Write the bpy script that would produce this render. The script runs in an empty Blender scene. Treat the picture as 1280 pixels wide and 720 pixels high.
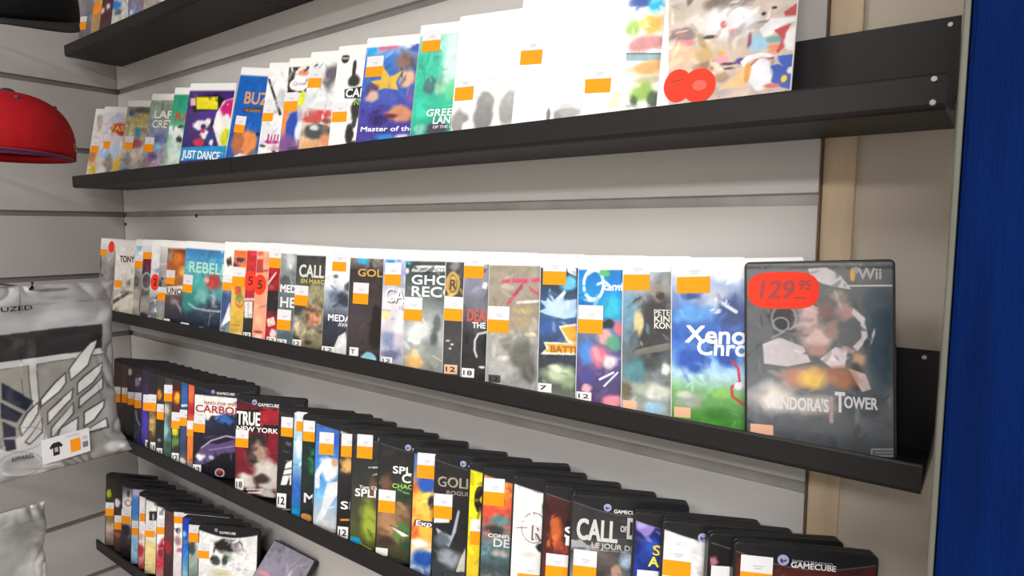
import bpy, bmesh, math, random
import numpy as np
from mathutils import Matrix, Vector
random.seed(4); RNG=np.random.RandomState(7)
C=bpy.context.scene.collection
ZC=1.45            # camera height: every height below is measured from the lens
W,H,TH=.137,.1925,.0138
CASES=[
[0,'w',[-1.914,0.672,0.4379],13.5,9,0,44,'grey hazy game case with a dull orange sticker,leftmost on the highest shelf',[['V','808088','60606a'],['B',-1.9,115.4,24.3,24,'8a8890',0.7],['S',0.8,62.3,83.1,97,26]]],
[0,'w',[-1.837,0.672,0.4388],16.0,9,0,49,'game case with large orange and yellow cover art on the highest shelf',[['V','f0a020','8a8078'],['B',14.9,99.8,32.5,15.4,'f08818',0.5],['B',44.2,115.2,21.4,10.2,'f0b020',0.5],['B',-2.6,119,18.2,7.7,'b0a8a8',0.7]]],
[0,'w',[-1.7833,0.672,0.4376],12.5,9,0,46,'dark maroon game case with small white flecks on the highest shelf',[['V','581c2c','3c3638'],['B',7.5,85.4,8.5,8.9,'e8d8d8',0.6],['B',26.6,94.5,8.4,8.8,'f0e0e4',0.6],['B',21.3,71.6,23.1,12.6,'4a1424',0.7]]],
[0,'w',[-1.7134,0.672,0.4374],12.0,9,0,48,'game case with bright blue art over a pale bottom on the highest shelf',[['V','d0d4dc','c8c4bc'],['B',10.7,85.4,22.6,13.6,'2078c8',0.6],['B',21.3,67.4,18.7,9.8,'4a6070',0.7],['B',17.3,48.5,15,7.4,'d0ccc0',0.7],['N',0.12,30]]],
[0,'w',[-1.6301,0.672,0.4374],12.0,9,0,50,'slim red sided game case on the highest shelf,right of the blue one',[['V','a83038','7090b0'],['B',24.7,57,14.2,14.2,'6a88a8',0.7],['P',[-4.2,81.3,0.1,80.8,7.9,36.7,3.6,37.2],'f0e8e4'],['B',18.8,50.7,7.1,7.1,'e0e4ec',0.7],['N',0.12,30]]],
[0,'w',[-1.5442,0.672,0.4374],12.0,9,0,53,'blue grey and beige game case on the highest shelf',[['V','8894a8','a89890'],['B',2.1,48.6,17.1,11.5,'b0a090',0.7],['B',-23.5,40.1,13.9,7,'7888a0',0.7],['N',0.15,30]]],
[0,'w',[-1.4605,0.672,0.4374],12.0,9,0,56,'cream coloured game case at the right end of those seen on the highest shelf',[['V','c0a088','f0e0c8'],['B',-4.7,38.3,16.3,6.7,'f0dcc0',0.7],['B',-26.9,36.5,6.6,6.7,'a87860',0.7],['N',0.1,30]]],
[1,'w',[-1.9086,0.672,0.1155],15.0,9,-3,45,'leftmost game case of the upper shelf,pale with a yellow blob and orange sticker',[['V','e6e4e0','d8c8b0'],['B',23.4,157.4,14.8,28.4,'b4b0a4',0.7],['B',13.8,67,23.8,24.3,'c08050',0.7],['B',30.5,33.3,23.6,18.1,'d8b030',0.7],['B',58.4,41.1,10.5,24,'e8e4e0',0.7],['S',5.6,76.8,95.1,113.4,28.32]]],
[1,'w',[-1.8519,0.672,0.1145],12.0,9,-3,43,'white game case with a red and yellow title band and golden figures,second,upper shelf',[['V','e8e8ee','d8d0d8','d0c0b0'],['B',63.9,157.1,36.7,19.7,'c8c4d8',0.7],['B',74.6,137.6,39.5,13.7,'c84830',0.3],['T','FAST F',42.3,130.9,12.7,90.5,'f0c040',0],['B',86.9,124.1,24.2,7,'b02038',0.4],['B',32,68.9,28,17.8,'98bce0',0.7],['B',50.4,43.8,24.6,31.4,'8d8680',0.7],['B',69.2,82.2,21.3,23.5,'a8c8e4',0.7],['B',87.4,43.6,21.1,31.1,'e8b430',0.6],['B',102.1,71.6,15,17.4,'c05038',0.7],['B',25.8,28.7,24.9,15.8,'e0d8d0',0.7],['S',18.9,84.4,103.4,120.2,25.959999999999997]]],
[1,'w',[-1.713,0.672,0.1145],12.0,9,-3,47,'gold topped game case with a small blue badge and blue lower corner,upper shelf',[['V','8a8468','c0b480','c8b8b0','a8a4b0'],['B',56.2,165.7,51.1,9.4,'4c4a44',0.7],['B',22,159.7,12.7,7.6,'2858a8',0.4],['B',60.5,147,34,13.1,'ccb468',0.7],['B',60.8,120.8,34,7.5,'908050',0.7],['B',54,113.1,15.9,16.8,'3898c8',0.6],['B',54.3,86.8,22.7,14.9,'a04858',0.7],['B',25.7,48,23.1,18.7,'8c8c8c',0.7],['B',60,49.5,22.7,26,'c8b8b0',0.7],['B',29.7,17.9,28.8,11.2,'3070b0',0.6],['N',0.12,18],['S',10.1,72.1,89.1,104.2,30.68]]],
[1,'w',[-1.5876,0.672,0.1145],12.0,9,-3,50,'grey green game case with chunky white lettering over purple art on the upper shelf',[['V','94a494','8ca090','8890b0','a89cb0','9088a0'],['T','LAPI',20.5,135.6,17.3,68.6,'f2f2f0',0],['T','CRET',17.3,113.8,17.3,68.7,'e8ecd8',0],['B',47.3,87.6,26.5,17.8,'5868a0',0.7],['B',43.4,69.6,13.3,14.2,'88c8e8',0.7],['B',29.5,47.5,21.4,14.3,'604878',0.7],['B',50.2,26.9,21.1,12.4,'c8a0c8',0.7],['B',17.4,29,16.2,17.9,'a07888',0.7],['B',70.2,20.7,13.1,14.1,'c8e090',0.7],['N',0.15,20],['S',1.2,57.3,75.3,91.5,30.68]]],
[1,'w',[-1.4776,0.672,0.1146],12.5,9,-3,55,'green game case with brown lettering and white figures on the upper shelf',[['V','189870','1c9a78','60b890','d0dcd4','b8d0c0'],['T','RAB',15.5,118.3,18.9,68.3,'b85020',0],['B',13.9,98.2,34.9,13.7,'f0f4f0',0.6],['B',32.5,81.5,24.6,20.5,'e8ecec',0.7],['B',38.1,78.3,10.8,10.2,'203028',0.6],['B',62,92.6,14.5,13.5,'e0e8e0',0.6],['B',68.8,72.4,19.3,13.5,'187058',0.7],['B',20.9,43.3,29.8,20.5,'e0ece0',0.6],['B',0.9,42.5,12.6,30.9,'8cc8a0',0.7],['B',21.9,15.8,24.8,6.8,'e8e8ee',0.7],['B',37.1,105.7,12.3,4.1,'303830',0.5],['S',53.3,117.3,135,150.4,28.32]]],
[1,'w',[-1.4084,0.672,0.1145],12.0,9,-3,57,'wide party game case with a cyan title banner,yellow block and magenta dancer,upper shelf',[['V','3c2468','4a2c7a','402870','2c2060','402870'],['P',[7.6,161.8,84.1,169.1,112,156.1,130.7,120.6,84.7,100.3,21.2,132.4],'181418'],['P',[25.4,161.8,88.8,161.9,94.2,136.4,31,135.8],'e8dc18'],['P',[31.1,130.8,93.3,136.4,95.8,113.5,37.2,102.6],'4a2c86'],['P',[107.8,154.4,169.4,169,187.3,39,143.5,37.2,111.2,61.8,87,100.3,92.3,129.8],'f4f2f0'],['P',[7.5,159.8,23.9,159.8,27.3,144.1,11,144],'e8b8b8'],['B',51.4,102.9,28.3,11.5,'f4f4f4',0.4],['B',65,83.4,14,11.5,'f0f0f0',0.4],['B',71.1,109.9,10.2,8.5,'f0ece8',0.4],['B',59.1,99.7,10.3,5.9,'3c2468',0.4],['B',52.1,66.5,23.5,9.9,'c83050',0.5],['B',58.9,89.8,8.4,4.9,'d02848',0.5],['B',84.9,77.3,13.8,19.5,'283878',0.7],['B',89.3,67.6,6.4,8.1,'f0f0f0',0.5],['B',129.2,138.3,27.8,24.2,'cf1f78',0.3],['B',123,114,13.5,16.1,'f4f0f0',0.4],['B',120.8,146.4,3.6,2.6,'f8c8e0',0.7],['B',146.9,117.6,5.3,4.5,'f0b0d0',0.7],['B',128.2,78.5,17.1,22.5,'d2dc1c',0.4],['B',140.9,82.1,8.9,16,'58b030',0.5],['P',[3.3,24.7,145.7,37.3,142.6,62.9,-0.7,54.1],'1f8fd0'],['T','JUST DANCE',8.1,31.6,16.6,112.1,'f6fafc',0],['T','3',123.3,43.5,19.3,18.8,'90c8a8',0],['P',[1.2,22.9,180.2,30.8,185.1,7.2,6.7,-2],'402470'],['B',34.3,16,6.7,6.6,'e030a0',0.5],['B',70.9,22.7,8.4,6.5,'60d8c8',0.5],['B',104.4,29.1,10.9,5.8,'f0a020',0.5],['B',137.8,32.1,11.6,3.8,'e04030',0.5],['B',50.9,16.8,5.7,4.6,'f0f0f0',0.5]]],
[1,'w',[-1.2202,0.672,0.1215],12.0,9,-6,65,'blue case with large bronze capital letters and a bald man at the bottom,upper shelf',[['V','1c5fb6','1c5fb6','2058a8'],['T','BUZ',25.3,121.7,23,62.6,'d09a62',0],['P',[25.5,113.2,75.1,116.2,77.2,107.9,27.7,104.8],'5c4038'],['T','ACADEMY',31.3,106.2,5,41.9,'a88860',0],['B',54.6,46.6,26.6,30.3,'e68a50',0.35],['B',27.3,45.7,18.6,26.4,'b86a46',0.4],['B',76.7,65.2,6,3.8,'282830',0.4],['B',44.9,16.1,23,9.4,'f2ece4',0.4],['B',75,27.3,13.5,10.9,'6c7278',0.4],['S',11.8,63.8,79.8,96.7,28.32]]],
[1,'w',[-1.1076,0.672,0.1128],14.0,9,-2,73,'white game case with a long black diagonal stroke and magenta script on the upper shelf',[['V','f2f2f2','eceeee','e4e8ea','e8e6e6'],['P',[1.8,161.4,6.8,161.3,46.7,95.2,40.6,93],'2c2c2e'],['B',40.9,124.6,20.6,24.1,'c2cace',0.7],['B',30.1,68.2,27.6,16.1,'d8dee6',0.7],['T','Jill',14.6,47.7,10.8,31,'c03488',6],['B',30.9,44.1,18.9,3.7,'b82878',0.4],['B',39.6,33.6,17.1,6.9,'c8a0b0',0.7],['B',11.3,36.9,9.1,2.7,'403840',0.5],['B',39.1,26.9,6.9,2.1,'302830',0.5],['B',31.3,100.5,9,5.4,'b0b4b8',0.7],['S',0.8,82.1,97.6,112.5,25.959999999999997]]],
[1,'w',[-1.0407,0.672,0.1106],14.5,9,-1,78,'game case with dark corner,a white rounded sign and blue and orange face,upper shelf',[['V','e8e6e4','e0e4e8','9888a0','8a5c90'],['P',[2.6,178.9,62.3,179.7,69.7,130.6,5.5,128.1],'34302f'],['B',38.1,159.9,22.7,15.7,'f2f2f2',0.15],['B',29.1,144.5,23.5,12.6,'f2eef2',0.15],['B',37.3,165.1,13.6,7.3,'dc9278',0.4],['T','Grow',16.5,142.2,6.8,29.3,'a88c98',0],['B',39.6,118.3,10.4,18.2,'d8dc2c',0.6],['B',8.2,78.3,10.6,26.2,'de8a56',0.4],['B',26,69.1,15,31.2,'2747a8',0.35],['B',41.8,61.3,10.3,20.7,'dfe4ee',0.5],['B',16.1,37.8,26.2,18.2,'7a5088',0.7],['B',34,27.6,16.2,7.7,'503868',0.7],['S',0.8,95.4,113.8,129.6,29.5]]],
[1,'w',[-0.9805,0.672,0.1121],12.0,9,-2,79,'white game case with a red racing car above a sandy road on the upper shelf',[['V','f0f0f0','e8ecf0','d8dcdc','d8b898','d8a878'],['B',51.7,146.7,19,27.6,'686468',0.7],['P',[10.6,165.7,18.8,170.5,20.8,168.4,15,164.5],'242424'],['B',10.7,104.9,29.5,15.2,'d4dce0',0.7],['B',54.3,94.4,19,7.5,'dfe2e6',0.7],['B',37.3,82,38.5,11,'c64a48',0.5],['B',22.7,73.3,25.9,7.5,'c05050',0.5],['B',58.3,70.8,18.9,6,'8a4848',0.6],['B',36.1,52,35.3,15,'484c50',0.5],['B',31.5,59.5,12.9,6,'d0d8d8',0.6],['B',54.3,57.1,9.5,9.9,'686058',0.7],['B',33.5,29.5,45,15,'dca878',0.7],['B',57.7,37.3,18.9,14.8,'d89068',0.7],['N',0.06,14],['S',2.6,129.2,145.8,161.6,29.5]]],
[1,'w',[-0.898,0.672,0.1087],12.5,9,-0.5,86,'white game case with black splattered soldier and bold white lettering on the upper shelf',[['V','f4f4f2','f0f0ee'],['B',17.2,169.9,8.7,7.7,'2c2c2c',0.2],['P',[10.2,172.3,23.6,171.4,24.1,168.2,10.7,169.1],'b0b0b0'],['B',37.4,150.4,4.7,19,'303030',0.4],['B',40,131.4,15.5,11.4,'383836',0.4],['P',[22.5,118.1,82.5,124.6,83.9,100.9,24.6,103.2],'2c2c2c'],['B',50.4,84.1,13,18.8,'343432',0.4],['B',42.5,43.8,9.3,18.7,'2c2c2a',0.4],['B',49.6,62.4,5.4,12.5,'404040',0.4],['B',38.9,56.4,3.9,4.4,'404040',0.4],['B',54.3,28.1,19.1,6.2,'383836',0.5],['T','CALL',26.3,105,13.9,48,'f6f6f4',0],['T','N',45.6,91.1,8.2,9.2,'78c040',0],['S',2.6,64.1,81,96,30.68]]],
[1,'w',[-0.8285,0.672,0.1098],12.0,9,-1,91,'blue fantasy game case with a golden spiky burst and a brown haired head,upper shelf',[['V','ecf0f4','3f78c8','3a64b8','4646a0','473c94','3c4ca0'],['P',[-10.9,190.2,124.9,180.3,126.1,170.9,-9.5,180.2],'ecf0f2'],['B',14.7,171.1,9.5,8.7,'28a0e0',0.3],['P',[24.4,176.2,63.4,176.9,64.3,170.7,25.3,169.9],'dc6c8c'],['B',100.5,171,19.6,11.2,'4858b0',0.7],['B',80.7,148.7,28.3,18.2,'8a6c62',0.6],['B',86.1,122,18.2,16.8,'deb090',0.5],['P',[35.6,146.5,54.5,126.3,75.9,135.9,65.8,117.4,72.2,105.4,46.1,109.2,16.1,101.8,28.1,115,16,121.8,37.3,122.9],'dfb64a'],['B',22.2,107.9,17.5,10,'5a4468',0.6],['B',23.8,96.4,15.7,11.4,'d0b0a0',0.6],['B',55.2,92.6,20.4,16.9,'4a58b0',0.7],['B',80.6,66.7,29.9,15.6,'c88a6a',0.5],['B',62.4,65.7,20.2,4.5,'6a2c3c',0.6],['B',39.6,59.2,20.6,11.3,'342668',0.7],['B',98.2,93.9,16.4,16.6,'6858a0',0.7],['T','Master of the',8.8,41.2,7.4,101.3,'f4f4fa',3],['B',57.3,30.9,23.7,7.8,'2c86d8',0.6],['B',90.6,30.6,19.7,8.3,'e0e8f8',0.7],['S',5.3,128.1,144.6,161.4,31.86]]],
[1,'w',[-0.7046,0.672,0.1074],12.0,9,0,103,'teal green game case with silver lettering and a dark figure on the upper shelf',[['V','d0ece4','30b494','34bc9c','2cae8c','38b090'],['B',58,136.3,21,57.9,'c8f0e0',0.7],['B',26.1,99.1,12.3,14.9,'467478',0.5],['B',46.3,95.3,12.1,13.2,'8cc8a8',0.7],['B',17.5,67.9,18.6,23.9,'3cc8ac',0.7],['B',63.4,89.2,11.9,20.9,'60c890',0.7],['B',45.8,35.3,21.2,14.6,'484858',0.5],['B',18.2,36.2,12.4,10.6,'88c8c0',0.7],['T','GREEN',25.9,54.4,10.1,57.1,'e4ecee',6],['T','LANT',38.8,42.9,10.5,38.9,'eef2f4',4],['T','OF THE LA',39.6,36,4.2,35.9,'d8e0e0',0],['S',6.6,151,167.7,182.9,30.68]]],  # pale right side: reflected glare painted over the teal print
[1,'w',[-0.623,0.672,0.105],12.0,9,1,112,'white game case with grey dancing silhouettes along its bottom on the upper shelf',[['V','f6f6f6','f4f4f2','eeeeec'],['B',52.4,66,16.1,18.9,'8c8c8c',0.4],['B',50.8,45.8,19.6,22,'868686',0.4],['B',87.5,56,15.5,27.8,'9a9a98',0.5],['B',93.1,67.9,10.1,12.3,'a8a8a8',0.5],['B',14.3,39.9,16.6,21.1,'949492',0.5],['B',27.6,31.3,10.7,12.7,'efefef',0.5],['B',70.5,38.5,7.5,18.6,'f0f0f0',0.5],['B',70,99,34.4,3.8,'c8c8c0',0.6],['B',71.2,86.5,30.9,7.5,'dcdcd0',0.7],['B',111.3,48.5,9.9,18.3,'b8b8b4',0.7],['S',2.9,70.8,89.6,106.4,29.5]]],  # silhouettes paled to grey by veiling glare, painted into the print
[1,'w',[-0.5159,0.672,0.1074],12.0,9,0,128,'nearly blank white game case with a faint grey sketch at its foot,upper shelf',[['V','f8f8f8','f6f6f6','f0eeee'],['B',75.5,37.9,21.1,9.7,'a0a0a0',0.5],['B',73.2,46.6,18.1,4.6,'c8c8c8',0.7],['B',51.5,36,3.7,11.6,'6a6a6a',0.5],['B',64,32.7,6.1,6.9,'8a8a8a',0.5],['B',88.5,57.2,11.9,17.1,'e0e0e0',0.7],['B',15.4,81.7,16,8.9,'e0dcdc',0.7],['S',4.5,103.1,121.7,138.6,30.68]]],  # sketch greyed as under a veil of glare, painted into its colours
[1,'w',[-0.4118,0.672,0.1074],12.0,9,0,146,'game case with glare painted white at left and green,yellow and blue landscape art,upper shelf',[['V','e8f4f4','f2f4f2','f0f4f0','e8ece4'],['B',63.4,158.3,15.9,12,'3452a0',0.6],['B',80.3,154.4,13.6,13.9,'1aa0cc',0.6],['B',55.3,127.4,11,14,'a4cc64',0.7],['B',79.7,129,15.6,15.8,'e2b454',0.6],['B',69.3,135.9,7.9,8,'d8cc60',0.7],['B',73.8,108,29.4,11.1,'cc8c8c',0.6],['P',[50.1,97.7,101.9,93.5,102.7,85,51,88.9],'86a4ac'],['P',[50.1,98.5,101.8,94.3,102,92.8,50.2,96.9],'3c5054'],['B',78.5,78.2,29.2,11,'e0aa66',0.6],['B',77.8,64.6,23.4,7.8,'c4bc94',0.7],['B',73.4,49.3,19.6,14.9,'92bc54',0.6],['B',87.6,40.8,9.6,11.7,'4c6046',0.5],['B',64.2,41.9,5.9,7.9,'506048',0.7],['B',40.2,43.1,10.2,12,'dce8c0',0.7],['N',0.07,12],['S',3.2,53.1,69.9,86.9,31.86]]],  # pale left part: glare painted white into the colourful print
[1,'w',[-0.3136,0.672,0.1074],12.0,9,0,167,'large white framed case with double round red sticker,right end of the upper shelf',[['V','9c8c80','c8beb6','d0c0b4','ccb8a8','c8b4a8','c0aaa0'],['B',65.4,135.5,27.4,10.3,'85756c',0.6],['B',13.1,129.2,15.5,15.9,'c4b8a8',0.7],['B',72,112.8,36.8,20.4,'e6e6ea',0.5],['B',34.3,118.3,10,10.5,'ded8d0',0.7],['B',22.9,104.7,17,9.8,'88787c',0.4],['B',21.2,95.3,16.1,5.3,'d8868c',0.5],['B',22.4,81.3,18.7,15.7,'e2ba9a',0.5],['B',47.3,81.9,10.9,11.4,'c8aa78',0.7],['B',65.2,80.4,4.8,3.7,'e0a830',0.5],['B',51.8,67,15.7,7.9,'a07a64',0.6],['B',52.3,99.4,9.2,2.4,'504840',0.5],['B',64.1,111.9,4.2,5.1,'d86868',0.6],['B',76.1,102.2,7.3,5.1,'e09088',0.7],['B',85.3,104.7,4.7,10.1,'c8c8cc',0.7],['B',65.7,73.6,9.6,7.8,'e6a2ac',0.6],['B',74.1,68.8,9.5,1.7,'503c48',0.5],['B',74.5,63.7,7.9,1.4,'504048',0.5],['B',85.6,71.2,7.2,4.4,'584490',0.5],['B',100.5,88.3,10.8,11.7,'a6cfe8',0.5],['B',92.5,92.3,3.1,10.1,'905868',0.7],['B',116.9,91,10.6,4.3,'76a0a0',0.5],['B',117.6,81.9,7.5,6.6,'e09070',0.5],['B',104.1,119.4,3.1,2.3,'403c3c',0.4],['B',114.3,124.9,3.6,1.7,'38302f',0.4],['B',106.3,110.9,12.2,1.7,'908888',0.5],['P',[123.7,119,135.6,127.4,138,115,125.5,114.7],'b84a4c'],['P',[100.8,103.2,112.1,113.6,136,112.8,137.7,109.3,121.8,105.2,113.5,96.2,106.1,94.4],'e8e8ec'],['P',[115.4,101,132,106.7,126.9,96.6,128.6,84.2,121.1,75.9,119.4,78.5,124.4,91.1],'c04a4e'],['B',134.8,90.2,9.7,14.7,'ececf0',0.3],['P',[121.3,73.4,138.9,74.5,140.5,62.2,129.7,60.6,123.3,66.7],'2c52ae'],['P',[113.1,62.6,121.9,65.2,134.2,59.5,141.3,42.9,142.5,36.4,126.8,40.5,115.8,47.7],'2c52ae'],['B',135.1,57,5.3,4.2,'e8eaf0',0.4],['B',129.1,49,3.3,4.2,'f0c434',0.3],['B',136.9,43.1,5.9,4.9,'2c52ae',0.4],['P',[85,69.6,90.7,75.9,105.8,78.8,118.2,74.5,117.7,71.7,106.2,74.3,95.7,71.3,88.5,64.4],'f0f0f2'],['P',[94.6,65.6,100.3,71.8,118.3,72.8,117,70.8,102,69,97.2,62.1],'c44448'],['B',106.2,54.9,12.5,18.2,'eaeaf0',0.2],['P',[59.1,37.7,75.6,50.2,88.5,64.4,93.8,57.4,90.3,42.6,76.2,43.5],'e6c08a'],['B',93,57.4,4,11.7,'e09848',0.5],['B',67.4,54.1,9,6.8,'a88870',0.6],['B',117.7,42.7,9,2.6,'d86868',0.5],['B',70.2,38.8,11.2,3.4,'b0a8b4',0.7],['P',[-21.1,220.9,-2.9,218,15.9,5.4,-1.6,6],'eeeeec'],['P',[131.3,196.6,144.3,194.5,158.8,0.6,146.2,1],'eeeeec'],['DBL',22,48,15.2,18.4,44.5,47,17.8,18.5]]],
[2,'w',[-1.8695,0.668,-0.2226],21.5,6,0,53,'leftmost game case of the middle shelf,grey and partly behind the silver bag',[['V','e0e0de','8e8c8c','7c7a7a','888686'],['B',2.1,123.5,8.2,32.4,'5c5a5c',0.7],['B',3.7,66.7,12.3,16.2,'686668',0.7],['S',1.3,147.8,164,180.2,25.959999999999997]]],
[2,'w',[-1.829,0.668,-0.2239],16.0,6,0,48,'narrow pale game case with a red oval sticker at its top on the middle shelf',[['V','eae8e6','a8a2a0','8c8484','9c8884','a87c78'],['B',28,104.8,12.5,40.8,'7c7474',0.7],['B',13.5,45.7,14.5,20.5,'b09890',0.7],['RD',16.7,171.9,10.6,15,'','7a1410']]],
[2,'w',[-1.7753,0.668,-0.2251],11.0,6,0,44,'cream game case with black capital lettering and a skate ramp on the middle shelf',[['V','eceae6','ece8e2','e4dfd8','d8d2c6','e2dac8','d8d0bc'],['T','TONY',19.1,137,15.4,56.4,'2a2627',0],['B',-6.4,123.3,7.5,30.2,'605858',0.7],['B',58.2,85.1,11.4,8.6,'7a7878',0.7],['B',41.9,62.4,47.2,6,'8c8480',0.7],['P',[-9,35.3,60,65.3,63.1,59.8,-2.8,27],'54484a'],['P',[-10.3,48.8,35.5,75.3,66.4,80.6,-4.3,42.4],'b8b2aa'],['B',-7,42.3,11.8,23.5,'6c3038',0.7],['O',17.2,13.8,8.5,4.7,2.7,'403c3c'],['B',40.1,25.6,31.5,13.3,'e8dfce',0.7],['S',3.7,72.7,90.7,106.8,28.32]]],
[2,'w',[-1.6628,0.668,-0.2225],22.0,6,0,58,'game case with a sky blue square tag and grey machinery on the middle shelf',[['V','ecebe8','e0dcd8','8c8884','84807c','c8c2b8','b8b2a8'],['P',[3.3,180.5,24.4,183.1,20.5,171.7,12.5,162.3,4.2,167.6],'7cbcdc'],['B',6.6,90.4,14.2,16.1,'6c6864',0.6],['O',8.6,90.5,6.3,9.6,2.4,'38363a'],['B',7,58.2,15.8,12.8,'a8a29a',0.7],['B',24.3,36.8,3.9,38.4,'4c4848',0.5],['B',20.2,12.4,13.4,7.7,'ccc0a8',0.7],['S',0.8,123.2,139.9,154.3,28.32]]],
[2,'w',[-1.6216,0.668,-0.2225],22.0,6,0,60,'game case with maroon patch above a grey wheel on the middle shelf',[['V','e8e6e4','4c2c38','40303a','706c6c','a4a09c','a8a49c'],['B',16,134.4,17,18.9,'6c1c38',0.5],['B',3.4,121,11.6,15.8,'34282e',0.7],['O',15.1,93.1,13.1,19.6,3.5,'b4b2ae'],['O',15.9,93.2,6.9,11.4,2.3,'48464a'],['B',9.5,64.2,23.2,9.5,'5c5858',0.7],['B',11.5,35.8,23.2,15.8,'b8b4ae',0.7],['B',9.2,13.4,23.2,8.2,'584a48',0.7],['S',0.9,145.6,162.6,176.2,27.139999999999997]]],
[2,'w',[-1.5777,0.668,-0.2223],23.0,6,0,62,'white and grey game case with a red round sticker halfway down on the middle shelf',[['V','f0f0ee','eceaea','e4e4ea','dcdad8','84868a','787c80'],['B',18.9,120.4,9.6,7.4,'8890c8',0.7],['T','T',14,42.2,10.5,8.2,'f4f4f4',0],['T','A',15.4,22,11.8,9.6,'f4f4f4',0],['T','X',0.7,6.9,8.1,7.5,'f0f0f0',0],['B',23.5,55.3,11.1,9.3,'707478',0.7],['RD',14.8,93.3,12.6,19.2,'2','7a1410']]],
[2,'w',[-1.5372,0.668,-0.2223],23.0,6,0,63,'very narrow grey slice of a game case,left of the fiery brown case',[['V','e8e6e4','b0b0ae','8c8c8a','909498','8c9094'],['B',7.7,90.8,5.8,12.2,'403c3c',0.7],['B',12.3,103.3,5.1,4.3,'2c2828',0.7],['B',11.5,11.3,8.8,6.1,'b8d080',0.7],['S',1.9,52.9,71.3,84.1,25.959999999999997]]],
[2,'w',[-1.5,0.668,-0.2251],11.0,6,0,52,'game case with fiery brown art over black and a slanted title on the middle shelf',[['V','8a4028','a04c20','c06a28','6c5850','34303c','2a2834'],['B',55.1,169.8,26.4,17.8,'7c3424',0.7],['B',34.3,154,26.7,17.9,'e27a24',0.8],['B',11.3,159.1,11.8,21,'9c8478',0.7],['B',59,125.4,22,17.7,'ecac50',0.8],['B',41.1,178.2,26.6,4.2,'70281c',0.7],['P',[3.9,89.3,61.7,95.9,54.6,75.2,-1.4,72.3],'e4dcd6'],['T','UNO',6.2,74.3,13.2,50,'30282a',4],['B',33.9,58.2,22.3,7.7,'8c8688',0.7],['P',[28.9,63.9,35.6,64.3,66.9,36.9,60.8,30.5],'8c8890'],['A',2,8.5,19.9,9,'','f0f0ec'],['S',0.8,95.7,111,127.6,29.5]]],
[2,'w',[-1.4215,0.668,-0.2227],11.0,6,-1,55,'game case with teal sea art and a blurred red ball of hair,middle shelf',[['V','2f66ac','3f8cc0','54b4bc','48a8a0','3c6c78','283444','232c3c'],['P',[78.8,182.1,103.4,181.2,116.9,168.4,119.3,184.3],'ecebe8'],['P',[37.2,179.9,91,183.3,70.8,179.4,12.1,175.1,11.7,178.5],'22427a'],['T','REBELLE',17.3,125.9,22.5,134.9,'b4dcd0',0],['B',94.5,110.3,39,25.4,'b83c3c',0.7],['B',73.7,111.6,10.7,7.4,'e8b49c',0.7],['B',24.1,61.3,29.8,28.8,'358880',0.7],['B',60.8,76.1,24.9,22.8,'74b8b0',0.7],['B',100.1,56.8,36.5,22.5,'303848',0.7],['B',99.1,73.8,8.9,19.7,'8c94a4',0.6],['L',[24.6,56.1,46.8,48.3,80.4,47.5,127.2,49.2],1.6,'c4ccd4'],['L',[89.3,81.4,102.1,76.9,99.2,65.2],1.2,'c0c8d0'],['L',[92.5,50.4,89.9,15.9],1,'8890a0'],['B',67.3,6,14.9,5.1,'e8e8e4',0.2],['A',2,4.1,26.3,9.6,'','f0f0ec'],['S',0.8,80.2,97.7,118.9,30.68]]],
[2,'w',[-1.2569,0.668,-0.2222],23.5,6,0,74,'narrow game case with a black splash,navy patch and white triangle on the middle shelf',[['V','f0efec','eceae6','e8e4de','384c80','34487a','c8d0a0'],['B',13.5,152.7,6.8,13.5,'302a2c',0.5],['P',[4,18.9,21.6,71.9,24.9,34.2],'eceef2'],['B',6.1,78.9,9.4,13.5,'2c4478',0.7],['S',2,93.9,110.1,126.1,30.68]]],
[2,'w',[-1.2201,0.668,-0.2224],22.5,6,0,75,'yellow and orange comic style game case on the middle shelf',[['V','e87434','e47030','d8a844','dcb848','d8b040','d0a440'],['B',8.6,166.3,24.7,16.3,'e87034',0.7],['B',16.2,156.8,14.8,5.7,'2c3060',0.5],['B',3.7,146.5,14,5,'30284c',0.5],['B',15.6,95.6,9.9,14.2,'c84834',0.6],['B',19.9,81.7,9,10.6,'58a058',0.6],['B',9.1,70.3,12.4,8.5,'e8c060',0.7],['O',21.2,74.7,9,10.6,2.1,'d04030'],['L',[3.8,27.1,24.5,27],1,'a87830'],['B',17.6,8.6,24.7,7.1,'e8dcb0',0.7],['S',0.8,104.4,123.6,142.4,30.68]]],
[2,'w',[-1.1728,0.668,-0.222],24.5,6,0,79,'red game case with a vermilion sticker above a white panel on the middle shelf',[['V','c43038','c42c34','bc2830','a82830','2c282a','242022'],['P',[-2.9,82.2,23.3,84,23.6,79.9,-2.6,78],'d8d4d0'],['P',[2.3,76.3,19.8,77.5,22,45.7,4.4,44.4],'e4e2de'],['L',[10.6,75.1,12.6,45.7],0.6,'8c8888'],['RD',11.6,117,14.8,19.4,'5','7a1410'],['A',3.5,6.6,16.4,9.7,'12','f0f0ec']]],
[2,'w',[-1.1374,0.668,-0.2224],22.5,6,0,79,'salmon pink game case with a round red sticker reading 5 on the middle shelf',[['V','f0a888','f0a080','f09c7c','f0a080','eea484'],['P',[-0.2,159.6,15.5,160.5,17.2,135,1.6,134],'b43c3c'],['B',9.9,172.1,9.4,6.8,'d86858',0.7],['B',15.1,42.6,11.7,13.6,'f4b090',0.7],['B',14.5,22,11.7,2.7,'b02c2c',0.4],['B',15.3,11.8,11.7,6.1,'f8d8c8',0.7],['RD',11,112,14.1,19.7,'5','7a1410']]],
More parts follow.
